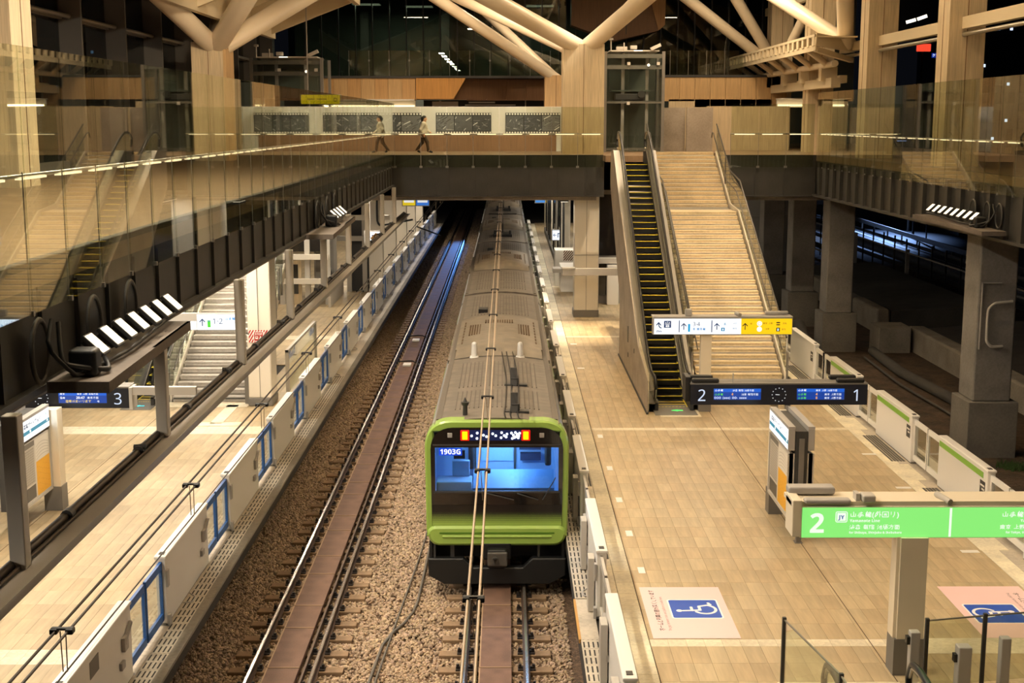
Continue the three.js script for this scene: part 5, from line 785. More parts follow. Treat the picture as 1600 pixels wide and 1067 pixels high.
// ───────── floodlight ledges on the fascias ─────────
function floods(label, x, s, d0, n, pitch, yLedge, opt) {               // s: +1 when the ledge sticks out towards larger x
  const t = thing('floodlight_ledge', label, 'floodlights', [x, yLedge, d0]); const lx = (a, b) => [Math.min(x + s * a, x + s * b), Math.max(x + s * a, x + s * b)], near = opt[0], end = opt[1];
  part(t, 'ledge', [new THREE.ExtrudeGeometry(shape([[x, near], [x + s * 0.65, near], [x + s * 0.5, end], [x, end]]), { depth: 0.05, bevelEnabled: false }).rotateX(-Math.PI / 2).translate(0, yLedge - 0.05, 0), beam(V(x + s * 0.63, yLedge - 0.06, near), V(x + s * 0.48, yLedge - 0.06, end), 0.04, 0.12), B(...lx(0, 0.65), yLedge - 0.12, yLedge, near - 0.02, near + 0.02)], mat(0x6a6056, 0.85, 0, TX.concrete));
  for (let k = 0; k < n; k++) {
    const d = d0 + k * pitch, f = new THREE.Group(); f.name = 'floodlight'; f.position.copy(V(x + s * 0.34, yLedge + 0.3, d).sub(worldOf(t))); f.rotation.set(0, 0, -s * 0.75); f.scale.setScalar(0.72); t.add(f);
    const put = (name, g, m) => { const o = new THREE.Mesh(g, m); o.name = name; o.castShadow = o.receiveShadow = true; f.add(o); return o; };
    put('housing', join([new RoundedBoxGeometry(0.42, 0.07, 0.36, 1, 0.015).translate(0, -0.04, 0), ...[-0.12, -0.04, 0.04, 0.12].map((z) => new THREE.BoxGeometry(0.3, 0.07, 0.02).translate(0, -0.1, z))]), M.darkGrey);
    put('lamp_face', new THREE.BoxGeometry(0.36, 0.012, 0.15).translate(0, 0.002, 0.09), glow(0xfff4de, 1.3)); put('lamp_face', new THREE.BoxGeometry(0.36, 0.012, 0.13).translate(0, 0.002, -0.08), glow(0xfff4de, 1.0));
    put('stand', new THREE.BoxGeometry(0.05, 0.34, 0.05).translate(0.0, -0.22, 0), M.black);
    if (k % 3 === 1) { const l = new THREE.SpotLight(WARM, FLOOD, 40, 0.75, 0.9, 2); l.position.copy(V(x + s * 0.5, yLedge + 0.55, d)); l.target.position.copy(V(x + s * 9, 19, d + 4)); l.castShadow = true; l.shadow.radius = 8; scene.add(l, l.target); }
  }
  part(t, 'cables', [path([V(x + s * 0.1, yLedge + 0.66, d0 - 0.7), V(x + s * 0.12, yLedge + 0.4, d0 - 0.9), V(x + s * 0.3, yLedge + 0.06, d0 - 0.6), V(x + s * 0.4, yLedge + 0.06, d0 + 1), V(x + s * 0.25, yLedge + 0.1, d0 + n * pitch)], 0.025, 40, 6), path([V(x + s * 0.1, yLedge + 0.6, d0 - 0.5), V(x + s * 0.2, yLedge + 0.2, d0 - 0.7), V(x + s * 0.5, yLedge + 0.05, d0 - 0.2), V(x + s * 0.2, yLedge + 0.1, d0 + 0.6)], 0.03, 30, 6), RB(...lx(0.15, 0.45), yLedge, yLedge + 0.3, d0 - 0.45, d0 - 0.2, 0.05)], M.black, 'black cables and a cable box');
  for (const q of s > 0 ? [-0.9, 0.9, 2.4] : [-1.0, -0.1, 1.0]) { part(t, 'cable_port', new THREE.TorusGeometry(0.24, 0.025, 6, 20).rotateY(Math.PI / 2).scale(1, 1.35, 1).translate(x + s * 0.035, yLedge + 0.36, -(d0 + q)), M.fasciaRib); part(t, 'port_recess', new THREE.CylinderGeometry(0.23, 0.23, 0.02, 20).rotateZ(Math.PI / 2).scale(1, 1.35, 1).translate(x + s * 0.025, yLedge + 0.36, -(d0 + q)), M.black); }
  return t;
}
floods('ledge with seven floodlights and black cables on the near left fascia', -4.785, 1, 14.15, 7, 0.55, 7.02, [13.5, 17.7]);
floods('small ledge with four floodlights on the far left fascia', -4.785, 1, 34.2, 4, 0.6, 7.02, [31.5, 37.5]);
floods('ledge with eight floodlights on the right fascia', 13.18, -1, 36.2, 8, 0.54, 6.82, [34.7, 41.2]);
// ───────── hall columns and roof struts ─────────
function hallColumn(label, x0, x1, d0, d1, y1, m, tubes, extra) {
  const t = thing('hall_column', label, 'column', [(x0 + x1) / 2, FY, (d0 + d1) / 2]);
  part(t, 'column_cladding', [B(x0, x1, FY, y1, d0, d1)], m); part(t, 'cladding_joint', [B((x0 + x1) / 2 - 0.01, (x0 + x1) / 2 + 0.01, FY, y1, d0 - 0.012, d0 + 0.01), B(x0 - 0.012, x0 + 0.01, FY, y1, (d0 + d1) / 2, (d0 + d1) / 2 + 0.02), B(x1 - 0.01, x1 + 0.012, FY, y1, (d0 + d1) / 2, (d0 + d1) / 2 + 0.02)], M.woodDark);
  (tubes ?? []).forEach(([a, b, r]) => part(t, 'roof_strut', [rod(a, b, r, 20, r * 1.05)], M.tube)); (extra ?? (() => {}))(t); return t;
}
const cc = V(3.4, 12.9, 59.6), far = (a, b, k) => a.clone().add(b.clone().sub(a).multiplyScalar(k));
hallColumn('wood clad central column beside the right lift, with white struts fanning to the roof', 2.49, 4.3, 58.9, 60.6, 13.0, M.beige, [[V(3.5, 12.75, 59.7), far(V(3.39, 13.37, 59.5), V(-2.56, 15.66, 54), 1.35), 0.36], [V(3.3, 12.6, 60), V(-4.54, 16.47, 64), 0.26], [V(3.5, 12.85, 59.6), far(V(3.95, 13.37, 59.5), V(6.83, 15.66, 54), 1.7), 0.36], [V(3.6, 12.7, 60), V(7.91, 17.17, 65), 0.27]]);
hallColumn('lower wood clad block behind the central column where two thin struts land', 1.9, 3.0, 66, 67.5, 11.9, M.wood, [[V(2.55, 11.7, 66.5), far(V(2.67, 12.02, 66), V(-3.82, 15.69, 62), 1.2), 0.26], [V(2.45, 11.8, 66.8), V(-3.41, 17.48, 72), 0.22]]);
hallColumn('wood clad column behind the left balustrade with thick white struts', -11.35, -10.15, 48.6, 49.9, 12.5, M.beige, [[V(-10.6, 12.3, 49.2), far(V(-10.88, 12.63, 49), V(-11.9, 14.35, 44), 1.3), 0.34], [V(-10.6, 12.3, 49.2), far(V(-10.46, 12.58, 49), V(-7.87, 14.55, 44), 1.5), 0.36], [V(-10.5, 12.3, 49.2), far(V(-10.35, 12.58, 49), V(-6.38, 15.2, 52), 1.2), 0.36], [V(-10.7, 12.3, 49.4), V(-11.62, 15.11, 56), 0.3]], (t) => { part(t, 'paper_notice', B(-10.14, -10.13, 10.6, 11.5, 48.7, 49.2), M.white); part(t, 'column_edge', B(-10.2, -10.1, FY, 12.5, 48.55, 49.95), M.wood); });
hallColumn('pale column at the left picture edge behind the glass balustrade', -11.6, -10.62, 29, 30.3, 15.0, M.beige);
[[42.5, 'the nearer of the two tall beige columns by the right balustrade'], [52, 'the farther of the two tall beige columns by the right balustrade'], [61.9, 'beige column under the near end of the white canopy frame'], [71, 'beige column under the far end of the white canopy frame']].forEach(([d, l], k) => hallColumn(l, 13.95, 15.1, d, d + 1.15, k < 2 ? 17 : 16, M.beige, k === 1 ? [[V(14.3, 12.8, 56), V(11.72, 15.23, 60), 0.3], [V(14.1, 12.8, 56), V(13.19, 16, 53), 0.34]] : k === 3 ? [[V(13.2, 13.2, 71), far(V(13.12, 13.29, 71), V(7.33, 17.05, 68), 1), 0.28], [V(13.7, 13.4, 71), V(10.19, 17.82, 68), 0.28], [V(14.4, 13.6, 68), V(15.08, 15.8, 66), 0.24]] : []));
// white canopy frame over the right walkway
{
  const t = thing('canopy_frame', 'white canopy frame with square holes along its front over the right walkway', 'canopy', [13.2, 12, 64]);
  part(t, 'front_beam', [B(12.45, 12.55, 13.05, 13.15, 54.5, 75), B(12.5, 12.56, 12.5, 12.74, 54.5, 75), ...[...Array(22)].map((_, k) => B(12.46, 12.56, 12.7, 13.1, 54.6 + k * 0.96, 55.0 + k * 0.96))], M.truss);
  part(t, 'deck', B(12.5, 14.2, 13.02, 13.08, 54.5, 75), M.truss); part(t, 'near_beam', [beam(V(12.5, 12.95, 54.5), V(14.4, 12.75, 56), 0.1, 0.5), beam(V(12.55, 12.55, 54.6), V(14.5, 12.2, 56.5), 0.2, 0.2)], M.truss);
  part(t, 'lower_tube', rod(V(13.7, 12.05, 56), V(13.7, 12.05, 73.5), 0.14, 12), M.tube); for (let k = 0; k < 7; k++) part(t, 'cross_tube', rod(V(12.6, 12.6, 56.2 + k * 2.8), V(13.7, 12.05, 57.4 + k * 2.8), 0.13, 10), M.tube);
  part(t, 'support_bracket', [58, 62, 66, 70].map((d) => B(13.6, 14.3, 11.4, 12.0, d, d + 0.5)), M.truss); part(t, 'sill_beam', B(13.8, 14.2, 11.1, 11.5, 57, 74), M.truss);
}
// ───────── far side of the bridge: wall of film strips, lifts, upper floor ─────────
const filmWall = struct('wall_film', [B(-8.3, 4.4, FY, 10.36, 64, 64.2)], M.wallWhite); part(filmWall, 'brown_lower_band', B(-8.3, 2.4, FY, 9.02, 63.985, 64.0), mat(0x8d6a4c, 0.55, 0, TX.wood)); part(filmWall, 'left_wing', B(-13, -8.3, FY, 10.36, 66.2, 66.4), M.wallWhite);  // brown band added low on the wall, behind the bridge glass
struct('wall_stair_head', [B(7.35, 8.65, FY, 10.32, 64.6, 64.8), prismXY([[8.65, FY], [8.65, 10.32], [9.9, 10.32], [9.9, FY]], 64.0, 64.2)], M.wallGrey);
struct('wall_right_hall', [B(8.5, 13.9, FY, 10.8, 70, 70.2), B(9.9, 14, FY, 10.4, 66, 66.2)], M.beige);
function filmStrip(label, x0, x1) {
  const t = thing('film_strip_poster', label, 'poster', [(x0 + x1) / 2, 9.08, 63.95]); part(t, 'board', B(x0, x1, 9.08, 10.07, 63.93, 63.982), M.black);
  const sd = Math.round(x0 * 10) + 300;
  signZ(t, 'print', x0, x1, 9.08, 10.07, 63.926, 600, 220, (c) => {
    c.fillStyle = '#121214'; c.fillRect(0, 0, 600, 220); c.fillStyle = '#e9e6df'; for (let i = 0; i < 20; i++) for (const y of [6, 200]) c.fillRect(8 + i * 30, y - 2, 19, 18);
    for (let f = 0; f < 3; f++) { c.save(); c.beginPath(); c.rect(6 + f * 198, 30, 190, 160); c.clip(); c.fillStyle = ['#57595c', '#44464a', '#6a6b6c'][(f + sd) % 3]; c.fillRect(0, 0, 600, 220); for (let i = 0; i < 26; i++) { const a = hash(i, f, sd), b = hash(i, f + 9, sd), w = hash(i, f + 5, sd); const g = Math.floor(50 + 190 * hash(i, f + 3, sd) ** 2); c.strokeStyle = `rgb(${g},${g},${g})`; c.lineWidth = 2 + 7 * w; c.beginPath(); c.moveTo(6 + f * 198 + a * 190, 60 + b * 130); c.lineTo(6 + f * 198 + a * 190 + (w - 0.5) * 160, 60 + b * 130 - 40 * w); c.stroke(); } c.restore(); }
  }, 0);
}
filmStrip('leftmost film strip poster with dark photographs, on the far wall seen through the left balustrade', -8.1, -7.15); filmStrip('film strip poster just left of the walking person', -6.95, -4.05); filmStrip('film strip poster just right of the walking person', -3.36, -0.72); filmStrip('film strip poster nearest the central column', -0.04, 2.58);
function lift(label, x0, x1, d0, d1, y1) {
  const t = thing('glass_lift', label, 'lift', [(x0 + x1) / 2, FY, d0]), xm = x0 + (x1 - x0) * 0.4, yb = y1 - 2.35;
  part(t, 'corner_post', [[x0, d0], [x1, d0], [x0, d1], [x1, d1]].map(([x, d]) => B(x - 0.07, x + 0.07, FY, y1, d - 0.07, d + 0.07)), M.steelDull); part(t, 'ring_beam', [y1 - 0.3, y1 - 0.8, yb, FY + 0.1].map((y) => B(x0, x1, y, y + (y > y1 - 1 ? 0.18 : 0.1), d0 - 0.05, d0 + 0.08)), M.midGrey);
  for (const [a, b] of [[x0 + 0.08, xm - 0.02], [xm + 0.02, x1 - 0.08]]) for (const [u, v] of [[FY + 0.02, yb - 0.02], [yb + 0.04, y1 - 0.02]]) part(t, 'glass_pane', B(a, b, u, v, d0 - 0.08, d0 - 0.06), M.clear);
  for (const x of [x0, x1]) part(t, 'side_pane', B(x - 0.01, x + 0.01, FY, y1, d0 + 0.1, d1 - 0.1), M.clear); part(t, 'pane_clamp', [[xm, y1 - 0.55], [xm, yb], [x1 - 0.25, y1 - 0.55]].map(([x, y]) => B(x - 0.07, x + 0.07, y - 0.07, y + 0.07, d0 - 0.12, d0)), M.paleGrey);
  part(t, 'guide_rail', [0.3, 0.72].map((k) => B(x0 + (x1 - x0) * k, x0 + (x1 - x0) * k + 0.14, FY, y1, d0 + 0.6, d0 + 0.75)), M.grey);
  const car = part(t, 'lift_car', [B(x0 + 0.35, x1 - 0.5, yb + 0.55, yb + 0.62, d0 + 0.5, d1 - 0.3), B(x0 + 0.35, x1 - 0.5, yb + 0.6, y1 - 0.85, d1 - 0.4, d1 - 0.3)], mat(0x5d665e, 0.4)); part(car, 'car_machinery', [RB(x0 + 0.5, x1 - 0.8, yb + 0.15, yb + 0.45, d0 + 0.5, d0 + 1.2, 0.04), new THREE.CylinderGeometry(0.17, 0.17, 0.12, 16).rotateX(1.57).translate(x1 - 0.95, yb + 0.42, -(d0 + 0.45)), B(x0 + 0.2, x1 - 0.4, yb + 0.02, yb + 0.12, d0 + 0.4, d0 + 1.4)], M.darkGrey);
  part(t, 'back_wall', B(x0 + 0.1, x1 - 0.1, FY, y1, d1, d1 + 0.06), mat(0x5a6058, 0.5));
  part(t, 'roof_equipment', [B(x0 + 0.2, x1 - 0.2, y1, y1 + 0.06, d0, d1), RB(x0 + 0.5, x0 + 1.0, y1 + 0.06, y1 + 0.22, d0, d0 + 0.3, 0.02), RB(x0 + 1.15, x0 + 1.45, y1 + 0.1, y1 + 0.27, d0, d0 + 0.3, 0.02), rod(V(x0 + 0.25, y1, d0), V(x0 + 0.25, y1 + 0.55, d0), 0.03), RB(x0 + 0.15, x0 + 0.35, y1 + 0.5, y1 + 0.6, d0 - 0.08, d0 + 0.1, 0.02), rod(V(x0 + 0.85, y1, d0), V(x0 + 0.85, y1 + 0.4, d0), 0.025), beam(V(x1 - 0.6, y1 + 0.1, d0), V(x1 - 0.15, y1 + 0.3, d0), 0.2, 0.15)], M.paleGrey);
  const lamp = part(t, 'small_lamp', [new THREE.SphereGeometry(0.06, 10, 8).translate(x1 - 0.7, y1 - 0.62, -(d0 - 0.1)), RB(x0 + 1.3, x0 + 1.7, y1 + 0.01, y1 + 0.05, d0 - 0.1, d0 - 0.06, 0.01)], glow(0xfff2da, 2)); const l = new THREE.PointLight(SOFT, 40, 0); l.position.copy(V(x1 - 0.7, y1 - 0.62, d0 - 0.1)).sub(worldOf(t)); l.castShadow = true; t.add(l);
  return t;
}
lift('glass lift shaft with dark machinery right of the central column', 4.57, 7.25, 62, 64.3, 12.84); lift('glass lift shaft seen above the left balustrade, below white struts', -11.74, -8.5, 62, 64.6, 12.55);
// wood faced upper floor with a glass guard
{
  const t = struct('wall_upper_floor', [B(-9.7, -4.7, 10.8, 11.9, 70.1, 72), B(8.2, 14, 10.8, 11.95, 70.1, 72), B(-4.7, 2.7, 10.8, 11.9, 71.5, 72)], M.wood); let k = 0;
  for (let x = -9.7; x < -4.75; x += 0.71) part(t, 'wood_panel', B(x + 0.006, Math.min(-4.7, x + 0.704), 10.8, 11.9, 70.0, 70.1), k++ % 2 ? M.wood : mat(0xcfa36c, 0.5, 0, TX.wood));
  part(t, 'wood_panel', prismXY([[-4.7, 10.82], [-4.7, 11.9], [-2.1, 11.9], [-2.75, 10.82]], 69.95, 70.05), mat(0xd0974f, 0.5, 0, TX.wood)); for (let x = -2.1; x < 2.6; x += 1.05) part(t, 'wood_panel', B(x + 0.01, x + 1.04, 10.75, 11.85, 70.9, 71), M.woodDark); part(t, 'wood_panel', prismXY([[-2.75, 10.82], [-2.1, 11.88], [-1.0, 11.88], [-1.0, 10.82]], 70.85, 70.95), M.woodDark);
  for (let x = 8.25; x < 13.9; x += 0.8) part(t, 'wood_panel', B(x + 0.008, x + 0.792, x > 9.8 ? 10.4 : 10.7, 11.94, 70.0, 70.1), M.wood);
  part(t, 'floor_edge', [B(-9.7, 2.8, 11.88, 12.0, 69.95, 78), B(8.2, 14.2, 11.93, 12.05, 69.95, 78)], M.darkGrey); part(t, 'dark_recess', [B(-4.5, 2.6, 10.36, 10.8, 73, 73.1)], M.black); part(t, 'stored_frames', [B(-3.6, -3.5, 10.4, 10.75, 72, 72.1), B(-2.2, 0.5, 10.5, 10.55, 71.5, 71.6), B(-2.0, -0.6, 10.62, 10.7, 71.5, 71.6), B(1.0, 1.06, 10.4, 10.8, 71.6, 71.7), B(-4.0, -2.6, 10.4, 10.72, 72.4, 72.5)], M.paleGrey);
  const g = thing('glass_guard', 'glass guard in front of the dark windows on the upper floor', 'glass guard', [-3, 11.9, 70.2]); for (let x = -8.2; x < 2.4; x += 1.05) { part(g, 'glass_panel', B(x + 0.01, x + 1.04, 11.92, 13.3, 70.2, 70.22), M.glass); part(g, 'clamp_post', [B(x - 0.008, x + 0.008, 11.92, 13.3, 70.18, 70.2), B(x - 0.04, x + 0.04, 12.75, 12.83, 70.16, 70.24)], M.steelDull); }
  const h = thing('glass_guard', 'short glass guard on the upper floor right of the right lift', 'glass guard', [9, 11.95, 70.2]); for (let x = 7.6; x < 11.8; x += 0.95) { part(h, 'glass_panel', B(x + 0.01, x + 0.94, 11.97, 13.3, 70.2, 70.22), M.glass); part(h, 'clamp_post', B(x - 0.008, x + 0.008, 11.97, 13.3, 70.18, 70.2), M.steelDull); }
}
{ const t = thing('faceted_soffit', 'brown faceted wooden volume hanging above the right lift', 'wood soffit', [6.3, 14, 75]); part(t, 'facet', [prismXY([[3.6, 14.9], [3.6, 19], [7.2, 19], [8.4, 14.6], [6.0, 14.05]], 74.6, 76)], M.woodDark); part(t, 'side_facet', [prismXY([[7.2, 19], [8.8, 19], [8.75, 14.9], [8.4, 14.6]], 74.5, 76)], M.woodDeep); part(t, 'seam', B(6.6, 6.64, 14.4, 19, 74.56, 74.62), M.black); }
{ const t = thing('hanging_sign', 'yellow illuminated guide sign beyond the left balustrade beside the left lift', 'sign', [-8.2, 10.3, 60]); part(t, 'sign_housing', [RB(-9.2, -7.4, 10.42, 10.86, 60, 60.2, 0.02), B(-8.9, -8.85, 10.86, 15.08, 60.08, 60.12)], M.grey); signZ(t, 'sign_face', -9.17, -7.43, 10.44, 10.84, 59.99, 320, 74, (c) => { c.fillStyle = '#f0cf12'; c.fillRect(0, 0, 320, 74); c.strokeStyle = '#3a3410'; c.lineWidth = 6; c.beginPath(); c.arc(280, 40, 13, 0, 7); c.stroke(); c.fillStyle = '#8a7a10'; c.fillRect(50, 30, 60, 10); c.fillRect(130, 30, 80, 10); }, 0.9); }
// ───────── the person on the bridge ─────────
{
  const t = thing('person', 'person with dark hair, pale jacket and brown trousers walking right across the bridge', 'person', [-3.75, FY, 60.8]);
  const J = { head: [0.03, 1.53, 0], neck: [0.01, 1.38, 0], chest: [0, 1.2, 0], pelvis: [-0.03, 0.9, 0], ls: [0, 1.31, 0.17], rs: [0, 1.31, -0.17], le: [-0.13, 1.06, 0.22], re: [0.1, 1.06, -0.22], lw: [-0.03, 0.86, 0.2], rw: [0.26, 0.92, -0.17], lh: [-0.03, 0.86, 0.08], rh: [-0.03, 0.86, -0.08], lk: [0.14, 0.5, 0.08], rk: [-0.08, 0.48, -0.08], lf: [0.2, 0.09, 0.08], rf: [-0.34, 0.13, -0.08], lt: [0.36, 0.04, 0.08], rt: [-0.22, 0.04, -0.08] };
  const bone = (a, b, r0, r1) => [new THREE.Vector3(...J[a]), new THREE.Vector3(...J[b]), r0, r1];
  function field(name, bones, m, parent, res = 64) {
    const mc = new MarchingCubes(res, m, false, false, 400000); mc.isolation = 0; const lo = new THREE.Vector3(-0.6, -0.05, -0.6), S = 1.8, p = new THREE.Vector3(), ab = new THREE.Vector3(), ap = new THREE.Vector3();
    for (let z = 0; z < res; z++) for (let y = 0; y < res; y++) for (let x = 0; x < res; x++) {
      p.set(lo.x + S * x / res, lo.y + S * y / res, lo.z + S * z / res); let acc = 0;
      for (const [a, b, r0, r1] of bones) { ab.subVectors(b, a); ap.subVectors(p, a); const k = Math.max(0, Math.min(1, ap.dot(ab) / (ab.lengthSq() || 1))); const dist = ap.addScaledVector(ab, -k).length() - (r0 + (r1 - r0) * k); acc += Math.exp(-dist * 45); }
      mc.field[z * res * res + y * res + x] = Math.log(acc + 1e-30) / 45;
    }
    mc.update(); const n = mc.count, g = new THREE.BufferGeometry(), src = mc.positionArray, nor = mc.normalArray, pos = new Float32Array(n * 3);
    for (let i = 0; i < n; i++) { pos[3 * i] = lo.x + S * (src[3 * i] + 1) / 2; pos[3 * i + 1] = lo.y + S * (src[3 * i + 1] + 1) / 2; pos[3 * i + 2] = lo.z + S * (src[3 * i + 2] + 1) / 2; }
    g.setAttribute('position', new THREE.BufferAttribute(pos, 3)); g.setAttribute('normal', new THREE.BufferAttribute(nor.slice(0, n * 3), 3)); const o = new THREE.Mesh(g, m); o.name = name; o.castShadow = o.receiveShadow = true; parent.add(o); return o;
  }
  const hand = (w, s) => { const [x, y, z] = J[w], r = []; for (let f = 0; f < 4; f++) { const a = new THREE.Vector3(x + 0.02 + f * 0.012, y - 0.06, z + (f - 1.5) * 0.02), b = a.clone().add(new THREE.Vector3(0.015, -0.045 - 0.01 * (f % 3), 0)); r.push([a, b, 0.011, 0.008]); } r.push([new THREE.Vector3(x, y, z), new THREE.Vector3(x + 0.02, y - 0.06, z), 0.028, 0.03], [new THREE.Vector3(x + 0.03, y - 0.02, z + s * 0.02), new THREE.Vector3(x + 0.055, y - 0.06, z + s * 0.035), 0.011, 0.009]); return r; };
  const body = field('body', [bone('head', 'head', 0.1, 0.1), [new THREE.Vector3(0.045, 1.47, 0), new THREE.Vector3(0.06, 1.45, 0), 0.07, 0.05], [new THREE.Vector3(0.12, 1.52, 0), new THREE.Vector3(0.14, 1.5, 0), 0.018, 0.014], bone('head', 'neck', 0.055, 0.055), bone('neck', 'chest', 0.06, 0.12), bone('chest', 'pelvis', 0.13, 0.13), bone('ls', 'le', 0.055, 0.042), bone('le', 'lw', 0.042, 0.03), bone('rs', 're', 0.055, 0.042), bone('re', 'rw', 0.042, 0.03), bone('ls', 'rs', 0.06, 0.06), bone('lh', 'lk', 0.085, 0.06), bone('lk', 'lf', 0.055, 0.04), bone('rh', 'rk', 0.085, 0.06), bone('rk', 'rf', 0.055, 0.04), bone('lf', 'lt', 0.045, 0.035), bone('rf', 'rt', 0.045, 0.035), ...hand('lw', 1), ...hand('rw', -1)], mat(0xc99a7b, 0.6), t, 110);
  field('jacket', [bone('neck', 'chest', 0.075, 0.15), bone('chest', 'pelvis', 0.16, 0.175), [new THREE.Vector3(-0.03, 0.92, 0), new THREE.Vector3(-0.03, 0.84, 0), 0.17, 0.16], bone('ls', 'rs', 0.085, 0.085), bone('ls', 'le', 0.08, 0.065), bone('le', 'lw', 0.065, 0.05), bone('rs', 're', 0.08, 0.065), bone('re', 'rw', 0.065, 0.05)], mat(0xc9c2b2, 0.85), body, 72);
  field('trousers', [bone('lh', 'lk', 0.1, 0.075), bone('lk', 'lf', 0.072, 0.06), bone('rh', 'rk', 0.1, 0.075), bone('rk', 'rf', 0.072, 0.06), bone('lh', 'rh', 0.11, 0.11)], mat(0x4a3a2c, 0.85), body, 72);
  field('hair', [[new THREE.Vector3(0.0, 1.57, 0), new THREE.Vector3(-0.02, 1.53, 0), 0.105, 0.1], [new THREE.Vector3(0.05, 1.61, 0), new THREE.Vector3(0.07, 1.6, 0), 0.055, 0.04], [new THREE.Vector3(-0.05, 1.5, 0), new THREE.Vector3(-0.05, 1.44, 0), 0.07, 0.05]], mat(0x17130f, 0.6), body, 72);
  field('shoes', [bone('lf', 'lt', 0.055, 0.042), bone('rf', 'rt', 0.055, 0.042)], mat(0x1c1a19, 0.6), body, 72);
  field('face_mask', [[new THREE.Vector3(0.115, 1.47, 0), new THREE.Vector3(0.1, 1.46, 0), 0.045, 0.05]], mat(0xe8e6e0, 0.8), body, 72);
  part(body, 'eyes', [0.035, -0.035].map((z) => new THREE.SphereGeometry(0.012, 8, 6).translate(-3.75 + 0.122, FY + 1.54, -60.8 + z)), M.black);
}
// ───────── outside on the right: fence, walls, road, pipes; night city ─────────
struct('terrace_wall', [prismXY([[18.6, -0.4], [18.6, 0.55], [23, 0.9], [23, -0.4]], 44, 58), prismXY([[18.3, -0.4], [18.3, 0.75], [23, 1.0], [23, -0.4]], 62, 82)], M.darkConcrete);
one('stone_kerb', [RB(17.8, 18.58, -0.4, 0.72, 44, 57.8, 0.12, 2), RB(17.6, 18.28, -0.4, 0.85, 62, 66.5, 0.15, 2), RB(17.6, 18.28, -0.4, 0.85, 70, 76, 0.15, 2)], mat(0xa09788, 0.9, 0, TX.concrete), 'rough pale edging stones along the dark terrace beyond the right pillars', 'kerb stones');
{ const t = thing('wire_fence', 'dark fence of thin posts beyond the terrace, before the blue lit road', 'fence', [23.4, 0, 60]); for (let d = 58; d < 112; d += 2.35) part(t, 'fence_post', B(23.36, 23.44, -0.2, 2.9, d, d + 0.08), M.black); part(t, 'bottom_rail', B(23.3, 23.5, 0.1, 0.25, 56, 112), M.midGrey); part(t, 'top_rail', rod(V(23.4, 2.1, 56), V(23.4, 2.1, 112), 0.05), M.grey); for (const d of [66, 76.5, 88]) part(t, 'gate_post', B(23.3, 23.5, 0, 2.3, d, d + 0.15), M.grey); }
struct('road', B(27.5, 60, -0.3, -0.05, 45, 155), M.road);
one('guard_pipe', [rod(V(26.6, 0.7, 48), V(26.6, 0.7, 135), 0.32, 14), rod(V(27.1, 1.5, 48), V(27.1, 1.5, 135), 0.12, 10)], M.pipe, 'long silvery pipe running behind the fence beyond the right platform', 'pipe');
one('guard_rail_outside', [beam(V(31, 0.75, 70), V(33, 0.75, 150), 0.08, 0.35), ...[...Array(18)].map((_, k) => B(31 + k * 0.11, 31.1 + k * 0.11, -0.1, 0.7, 71 + k * 4.4, 71.1 + k * 4.4))], M.steelDull, 'steel guard rail along the blue lit road in the dark', 'guard rail');
one('road_marking', [beam(V(28.6, -0.03, 62), V(29.6, -0.03, 150), 0.16, 0.02), beam(V(30.2, -0.03, 62), V(31.6, -0.03, 150), 0.14, 0.02)], M.white, 'white edge lines on the dark road beyond the fence', 'road marking');
one('ground_pipe', [path([V(15.8, -0.1, 56), V(15.6, -0.1, 51), V(15.9, -0.1, 46), V(15.7, -0.1, 41)], 0.2, 40, 10), path([V(15.2, -0.2, 55), V(15.0, -0.2, 49), V(15.2, -0.2, 44), V(15.0, -0.2, 41)], 0.05, 40, 6)], M.darkConcrete, 'bent ground pipe and hose lying on the soil beyond the right gates', 'pipe');
one('small_box', RB(16.2, 17.6, -0.3, 0.85, 56.5, 58, 0.04), M.concrete, 'small concrete box on the ground between the right pillars', 'box');
one('ground_pipe', [path([V(13.0, -0.4, 63), V(13.6, 0.35, 60.5), V(13.4, 0.1, 58.5), V(13.6, -0.5, 56.5)], 0.25, 30, 10)], M.darkConcrete, 'curled dark pipe at the foot of the third right pillar', 'pipe');
one('cylindrical_tank', [new THREE.CylinderGeometry(2.3, 2.3, 6.4, 32).translate(17.8, 2.95, -90), new THREE.TorusGeometry(2.32, 0.06, 6, 32).rotateX(1.57).translate(17.8, 3.4, -90), new THREE.TorusGeometry(2.32, 0.06, 6, 32).rotateX(1.57).translate(17.8, 5.4, -90)], M.grey, 'large round grey tank in the dark behind the right stairs', 'tank');
one('utility_pole', [rod(V(16.9, -0.3, 77), V(16.9, 6.25, 77), 0.2, 10), B(16.3, 17.6, 5.9, 6.1, 76.9, 77.1), B(16.5, 17.3, 4.6, 4.7, 76.9, 77.1)], M.grey, 'thin pole with cross arms in front of the round tank', 'pole');
function tower(label, x0, x1, y1, d, litSpots, m) {
  const t = thing('office_tower', label, 'building', [(x0 + x1) / 2, -0.3, d]); part(t, 'tower_body', B(x0, x1, -0.3, y1, d, d + 14), M.black); const cols = Math.round((x1 - x0) / 1.1), rows = Math.round(y1 / 1.5);
  const dark = []; for (let i = 0; i < cols; i++) for (let j = 0; j < rows; j++) { const X = x0 + 0.15 + i * (x1 - x0) / cols, Y = 0.6 + j * 1.5; if (hash(i, j, Math.round(x0) + 77) < litSpots) part(t, 'lit_window', B(X, X + 0.22, Y, Y + 0.24, d - 0.05, d + 0.02), m); else dark.push(B(X, X + 0.7, Y, Y + 0.9, d - 0.03, d + 0.02)); }
  if (dark.length) part(t, 'dark_window', dark, M.nightGlass); return t;
}
